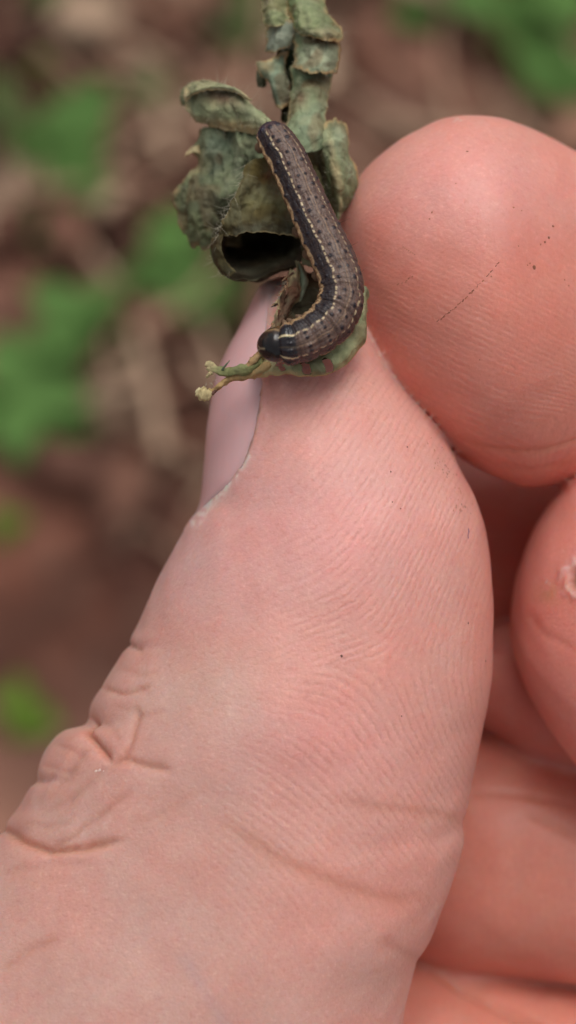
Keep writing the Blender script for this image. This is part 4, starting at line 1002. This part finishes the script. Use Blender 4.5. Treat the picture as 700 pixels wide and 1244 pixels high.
# ------------------------------------------------------------------ caterpillar
def build_caterpillar():
    ctr = [(325, 151, 5.4), (330, 162, 5.6), (340, 178, 5.8), (349, 193, 6.0), (366, 231, 6.4), (382, 268, 6.9), (398, 301, 7.5), (411, 332, 8.0), (415, 356, 8.4), (409, 379, 8.8), (395, 396, 9.2), (377, 408, 9.6), (358, 416, 9.8), (342, 418, 9.8), (328, 419, 9.4), (320, 419, 8.8)]
    hw =  [7, 20, 23.5, 24.5, 25, 26, 27.5, 27.5, 28, 29, 28.5, 27.5, 26.5, 24.5, 20.5, 4]
    c0 = crom(np.array([P(*p) for p in ctr]), 1500); h0 = crom(np.array(hw, float)*.95, 1500)
    s = np.concatenate([[0], np.cumsum(np.linalg.norm(np.diff(c0, axis=0), axis=1))]); tot = s[-1]
    n, k = 560, 170
    u = np.linspace(0, 1, n)
    c = np.stack([np.interp(u*tot, s, c0[:, i]) for i in range(3)], 1); h = np.interp(u*tot, s, h0)*(D - c[:, 2])/F
    h[0] = h[-1] = .02
    t = np.gradient(c, axis=0)
    for _ in range(12): t[1:-1] = (t[:-2] + 2*t[1:-1] + t[2:])/4
    t /= np.linalg.norm(t, axis=1, keepdims=True)
    side = np.cross(t, np.array([0, 0, 1.])); side /= np.linalg.norm(side, axis=1, keepdims=True)   # towards the inner, left flank
    side = side if side[n//3, 0] < 0 else -side
    nor = np.cross(side, t); nor *= np.sign(nor[:, 2:3])
    # body segments: boundaries along the length, head last
    head0 = .915
    seg = np.array([0, .055, .115, .20, .29, .38, .465, .55, .63, .705, .77, .825, .875, head0])
    si = np.clip(np.searchsorted(seg, u, side='right') - 1, 0, len(seg) - 2); f = (u - seg[si])/(seg[si+1] - seg[si]); f = np.clip(f, 0, 1)
    th = np.linspace(0, 2*math.pi, k, endpoint=False)
    U, T = np.meshgrid(u, th, indexing='ij')
    # angle from the mid back line, which is turned to the right of the viewer
    MID = math.radians(16)
    ang = -np.degrees((T - math.pi/2 - MID + math.pi) % (2*math.pi) - math.pi)     # + on the left flank
    body = (u < head0)[:, None]
    Fq = f[:, None] + 0*T
    bnd = np.minimum(Fq, 1-Fq)*((seg[si+1]-seg[si])*tot)[:, None]         # mm from a segment joint
    near_head = sstep(.45, .75, U)
    grow = (.35 + .65*near_head)*(-.075*np.exp(-(bnd/.09)**2) + .03*np.sin(math.pi*Fq))
    for q in (.30, .55, .78): grow += -.03*(.3 + .7*near_head)*np.exp(-((Fq-q)/.035)**2)
    arc = U*tot
    wr = lattice_noise(arc*1.1, T*9, 61)*.02 + lattice_noise(arc*5, T*26, 62)*.018 + lattice_noise(arc*14, T*20, 63)*.008
    fold = .07*np.exp(-((ang-82)/11)**2)*(1 + .5*np.sin(2*math.pi*Fq*2)) + .07*np.exp(-((ang+82)/11)**2)
    r = h[:, None]*(1 + np.where(body, grow*1.0, 0)) + np.where(body, wr + fold, 0)
    # colours
    brown = srgb(112, 88, 74); brown2 = srgb(92, 76, 74); dark = srgb(36, 31, 35); cream = srgb(246, 226, 178); tanc = srgb(206, 174, 126); belly = srgb(120, 98, 70); plum = srgb(58, 50, 72)
    nz = lattice_noise(arc*7, ang/3.2, 71); nz2 = lattice_noise(arc*2.2, ang/11, 72); nz3 = lattice_noise(arc*17, ang/4, 73)
    cl = np.ones((n, k, 1))*brown
    def mixin(wt, cc):
        nonlocal cl
        wt = np.clip(wt, 0, 1)[..., None]; cl = cl*(1-wt) + np.asarray(cc)*wt
    st1 = lattice_noise(arc*1.6, ang/2.1, 74); st2 = lattice_noise(arc*3.5, ang/1.3, 75)
    mixin(sstep(0, .6, nz)*.4, brown2); mixin(sstep(.05, .6, st1)*.65, srgb(70, 56, 56)); mixin(sstep(.1, .7, st2)*.55, srgb(150, 126, 110)); mixin(sstep(.1, .8, nz2)*.35, srgb(140, 116, 104)); mixin(sstep(.3, .9, nz3)*.4, srgb(156, 134, 116))
    aa = ang + 2.5*nz2 + 1.5*np.sin(2*math.pi*Fq)
    band = lambda a0, a1, so=2.: sstep(a0-so, a0+so, aa)*(1 - sstep(a1-so, a1+so, aa))
    mixin(band(36, 72)*(.88 + .12*nz), dark)                                          # dark flank stripe
    mixin(band(40, 74)*sstep(.1, .8, nz)*.35, srgb(64, 54, 62))
    mixin(band(-78, -38)*.55, srgb(74, 60, 60))
    wav = 4*np.sin(2*math.pi*(Fq*2 + .1)) + 3*nz2
    mixin(band(73+0, 95)*(.85 + .2*nz) + 0*wav, tanc); mixin(band(85, 92, 1.5)*sstep(-.2, .4, nz3)*.7, srgb(120, 62, 44))
    mixin(band(-95, -78)*.8, tanc)
    mixin((ang > 95)*1.0*(np.abs(ang) > 95), belly); mixin((ang < -95)*1., belly)
    bead = sstep(-.55, .05, np.sin(2*math.pi*arc*2.6 + 2*nz2) + .5*nz3)
    mixin(band(30.5, 35.5, 1.3)*bead*.95, cream)
    mixin(band(-38.5, -33.5, 1.3)*bead*(.45 + .5*sstep(.5, .8, U)), cream)
    mixin(band(-6, -2, 1.2)*(.7 + .35*nz), srgb(168, 138, 106)); mixin(band(2.5, 6, 1.2)*(.5 + .3*nz), srgb(150, 124, 98)); mixin(band(-1.5, 2, 1)*.3, brown2)
    mixin(band(14, 17, 1.5)*sstep(0, .5, nz)*.4, srgb(150, 128, 112))
    mixin(np.exp(-(bnd/.05)**2)*(.12 + .25*near_head), srgb(70, 56, 54))
    for q in (.30, .55, .78): mixin(np.exp(-((Fq-q)/.02)**2)*.2, srgb(70, 56, 54))
    # pinacula: dark warts with a bristle each
    hairs = []; warts = []
    for i in range(len(seg) - 1):
        a_, b_ = seg[i], seg[i+1]; L = b_ - a_
        if i < 2: spots = [(.35, 15, .22), (.35, -15, .22), (.75, 22, .16), (.75, -22, .16), (.5, 55, .22), (.5, 44, .16)]
        elif i >= 10: spots = [(.5, 12, .15), (.5, -12, .15), (.5, 26, .14), (.5, -26, .14), (.5, 58, .16), (.4, -58, .13)]
        else: spots = [(.72, 11, .14), (.72, -11, .14), (.30, 21.5, .18), (.30, -21.5, .18), (.52, 52, .18), (.52, -52, .16), (.3, 72, .13)]
        for fq, a0, rr in spots: warts.append((a_ + L*(1-fq), a0, rr))
    for uu, a0, rr in warts:
        i0 = int(uu*(n-1)); lo_, hi_ = max(0, i0-14), min(n, i0+15)
        dx = (U[lo_:hi_] - uu)*tot; da = np.radians(ang[lo_:hi_] - a0)*h[i0]
        q = np.hypot(dx, da)
        r[lo_:hi_] += .075*np.exp(-(q/(rr*.8))**2)
        wt = (1 - sstep(rr*.42, rr*.85, q))[..., None]
        cl[lo_:hi_] = cl[lo_:hi_]*(1-wt*.93) + srgb(30, 24, 38)*wt*.93
        wt2 = (np.exp(-((q - rr*1.25)/.05)**2)*(.2 if abs(a0) < 33 else 0))[..., None]; cl[lo_:hi_] = cl[lo_:hi_]*(1-wt2) + srgb(160, 140, 126)*wt2
        j0 = int(np.argmin(np.abs(ang[i0] - a0))); hairs.append((i0, j0))
    mixin((U < .035)*.6*(1+0*T), plum); mixin(np.exp(-((U-.02)/.03)**2)*sstep(-.1, .4, nz)*.8, srgb(46, 42, 60))
    # black thorax shield and head
    sh = sstep(.872, .885, U)*(1 - sstep(head0+.004, head0+.010, U))*(np.abs(ang) < 70)
    mixin(sh*.92, srgb(30, 30, 38)); mixin(sh*band(30, 36, 1.2)*.9, cream); mixin(sh*band(-37, -31, 1.2)*.9, cream); mixin(sh*band(-2, 1.5, 1)*.5, srgb(120, 104, 84))
    hd = sstep(head0-.004, head0+.001, U)
    mixin(hd, srgb(34, 30, 30))
    net = lattice_noise(arc*9, ang/9, 91)
    mixin(hd*sstep(.1, .5, net)*.5*sstep(12, 30, np.abs(ang)), srgb(70, 52, 40))
    hf = np.clip((U-head0)/(1-head0), 0, 1)
    ysplit = np.where(hf < .45, 0, (hf-.45)*70)
    mixin(hd*np.exp(-((np.abs(ang) - ysplit)/3.0)**2)*.6*(hf > .3), srgb(190, 172, 140))
    mixin(hd*np.exp(-((np.abs(ang) - 66)/6)**2)*.75*(hf < .75), srgb(170, 138, 100))
    mixin(hd*sstep(70, 90, np.abs(ang)), srgb(120, 88, 56))
    r = np.where(U > head0, r*(1 + .05*np.sin(math.pi*hf)*np.cos(np.radians(ang*2))), r)
    r *= np.where(np.abs(U-head0) < .02, 1 - .10*np.exp(-((U-head0)/.005)**2), 1)
    gloss = np.clip(hd + sh*.8, 0, 1)
    ct, st = np.cos(T)[..., None], np.sin(T)[..., None]
    # theta 0 = left flank, 90 degrees = towards the viewer: angles grow from left over the back
    X = c[:, None, :] + (side[:, None, :]*np.cos(T - math.pi)[..., None]*-1 + nor[:, None, :]*st*.93)*r[..., None]
    ix = np.arange(n*k).reshape(n, k); jn = np.roll(ix, -1, 1)
    Fc = np.stack([ix[:-1], jn[:-1], jn[1:], ix[1:]], -1).reshape(-1, 4)
    Fc = [tuple(q) for q in Fc] + [tuple(ix[0][::-1]), tuple(ix[-1])]
    m_, t_, b = mat_new('caterpillar_skin')
    t_.links.new(mixc(t_, .18, N(t_, 'ShaderNodeVertexColor', layer_name='tint').outputs[0], (.05, .04, .04), 'MULTIPLY') if False else N(t_, 'ShaderNodeVertexColor', layer_name='tint').outputs[0], b.inputs['Base Color'])
    co = N(t_, 'ShaderNodeTexCoord').outputs['Object']
    gl = N(t_, 'ShaderNodeAttribute', attribute_name='gloss').outputs['Fac']
    t_.links.new(math_node(t_, 'SUBTRACT', .47, math_node(t_, 'MULTIPLY', gl, .33)), b.inputs['Roughness'])
    vo = N(t_, 'ShaderNodeTexVoronoi'); vo.inputs['Scale'].default_value = 9000; t_.links.new(co, vo.inputs['Vector'])
    bp = N(t_, 'ShaderNodeBump'); bp.inputs['Distance'].default_value = .00003; t_.links.new(math_node(t_, 'SUBTRACT', .7, math_node(t_, 'MULTIPLY', gl, .65)), bp.inputs['Strength'])
    t_.links.new(vo.outputs['Distance'], bp.inputs['Height']); t_.links.new(bp.outputs[0], b.inputs['Normal'])
    b.inputs['Subsurface Weight'].default_value = .08; b.inputs['Subsurface Scale'].default_value = .0003; b.inputs['Specular IOR Level'].default_value = .42
    base = X.reshape(-1, 3)
    org = c[n//2]
    cl = cl*np.where(gloss[..., None] > .5, .8, np.array([.66, .62, .64]))
    o = make_obj('caterpillar', (base - org)*1e-3, Fc, m_, cols=np.clip(cl.reshape(-1, 3), 0, 1), attrs={'gloss': gloss.ravel()}, matrix=FRAME @ Matrix.Translation(Vector(org)*1e-3))
    tag(o, 'striped grey brown caterpillar with black head curled on the withered leaf', 'caterpillar')
    R = random.Random(4); items = []
    for i0, j0 in hairs:
        p = X[i0, j0]; d = p - c[i0]; items.append((p - d*.02, d + np.array([R.gauss(0, .2)]*3) + t[i0]*R.gauss(0, .4), R.uniform(.35, .75), .011, (0, 0, 0)))
    Vv, Fh = needles(items)
    m2, t2, b2 = mat_new('bristle'); b2.inputs['Base Color'].default_value = (.06, .045, .04, 1); b2.inputs['Roughness'].default_value = .4
    make_obj('bristle', (Vv - org)*1e-3, Fh, m2, parent=o)['kind'] = 'stuff'
    # walking legs under the thorax and prolegs under the belly
    m3, t3, b3 = mat_new('leg_skin'); b3.inputs['Base Color'].default_value = (.16, .10, .06, 1); b3.inputs['Roughness'].default_value = .45
    def leg(uu, sg, L, r0, nm):
        i0 = int(uu*(n-1)); a = math.radians(140 if L < 1 else 163)*sg
        j0 = int(np.argmin(np.abs(ang[i0] - math.degrees(a)))); p = X[i0, j0]; d = p - c[i0]; d /= np.linalg.norm(d)
        d = d*.8 + np.array([0, 0, -.5]); d /= np.linalg.norm(d); Vl, Fl = [], []; kk = 8
        uu_ = np.cross(d, t[i0]); uu_ /= np.linalg.norm(uu_); vv_ = np.cross(d, uu_)
        prof = [(-.3, 1.0), (.15, 1.05), (.3, .85), (.34, .9), (.6, .7), (.64, .74), (.9, .45), (1, .12)] if L < 1 else [(-.3, 1), (.3, 1), (.6, .85), (.8, 1.0), (.95, 1.05), (1, .5)]
        for q, w_ in prof:
            for j in range(kk):
                b_ = j*2*math.pi/kk; Vl.append(p + d*L*q + t[i0]*.12*q*q*(1 if L < 1 else 0) + (uu_*math.cos(b_) + vv_*math.sin(b_))*r0*w_)
        Fl = [(i*kk+j, i*kk+(j+1) % kk, (i+1)*kk+(j+1) % kk, (i+1)*kk+j) for i in range(len(prof)-1) for j in range(kk)] + [tuple(range((len(prof)-1)*kk, len(prof)*kk))]
        make_obj(nm, (np.array(Vl) - org)*1e-3, Fl, m3, parent=o)
    for uu in (.79, .845, .89):
        for sg in (1, -1): leg(uu, sg, .8, .2, 'leg')
    for uu in (.03, .34, .42, .505, .59):
        for sg in (1, -1): leg(uu, sg, 1.0, .36, 'proleg')
build_caterpillar()
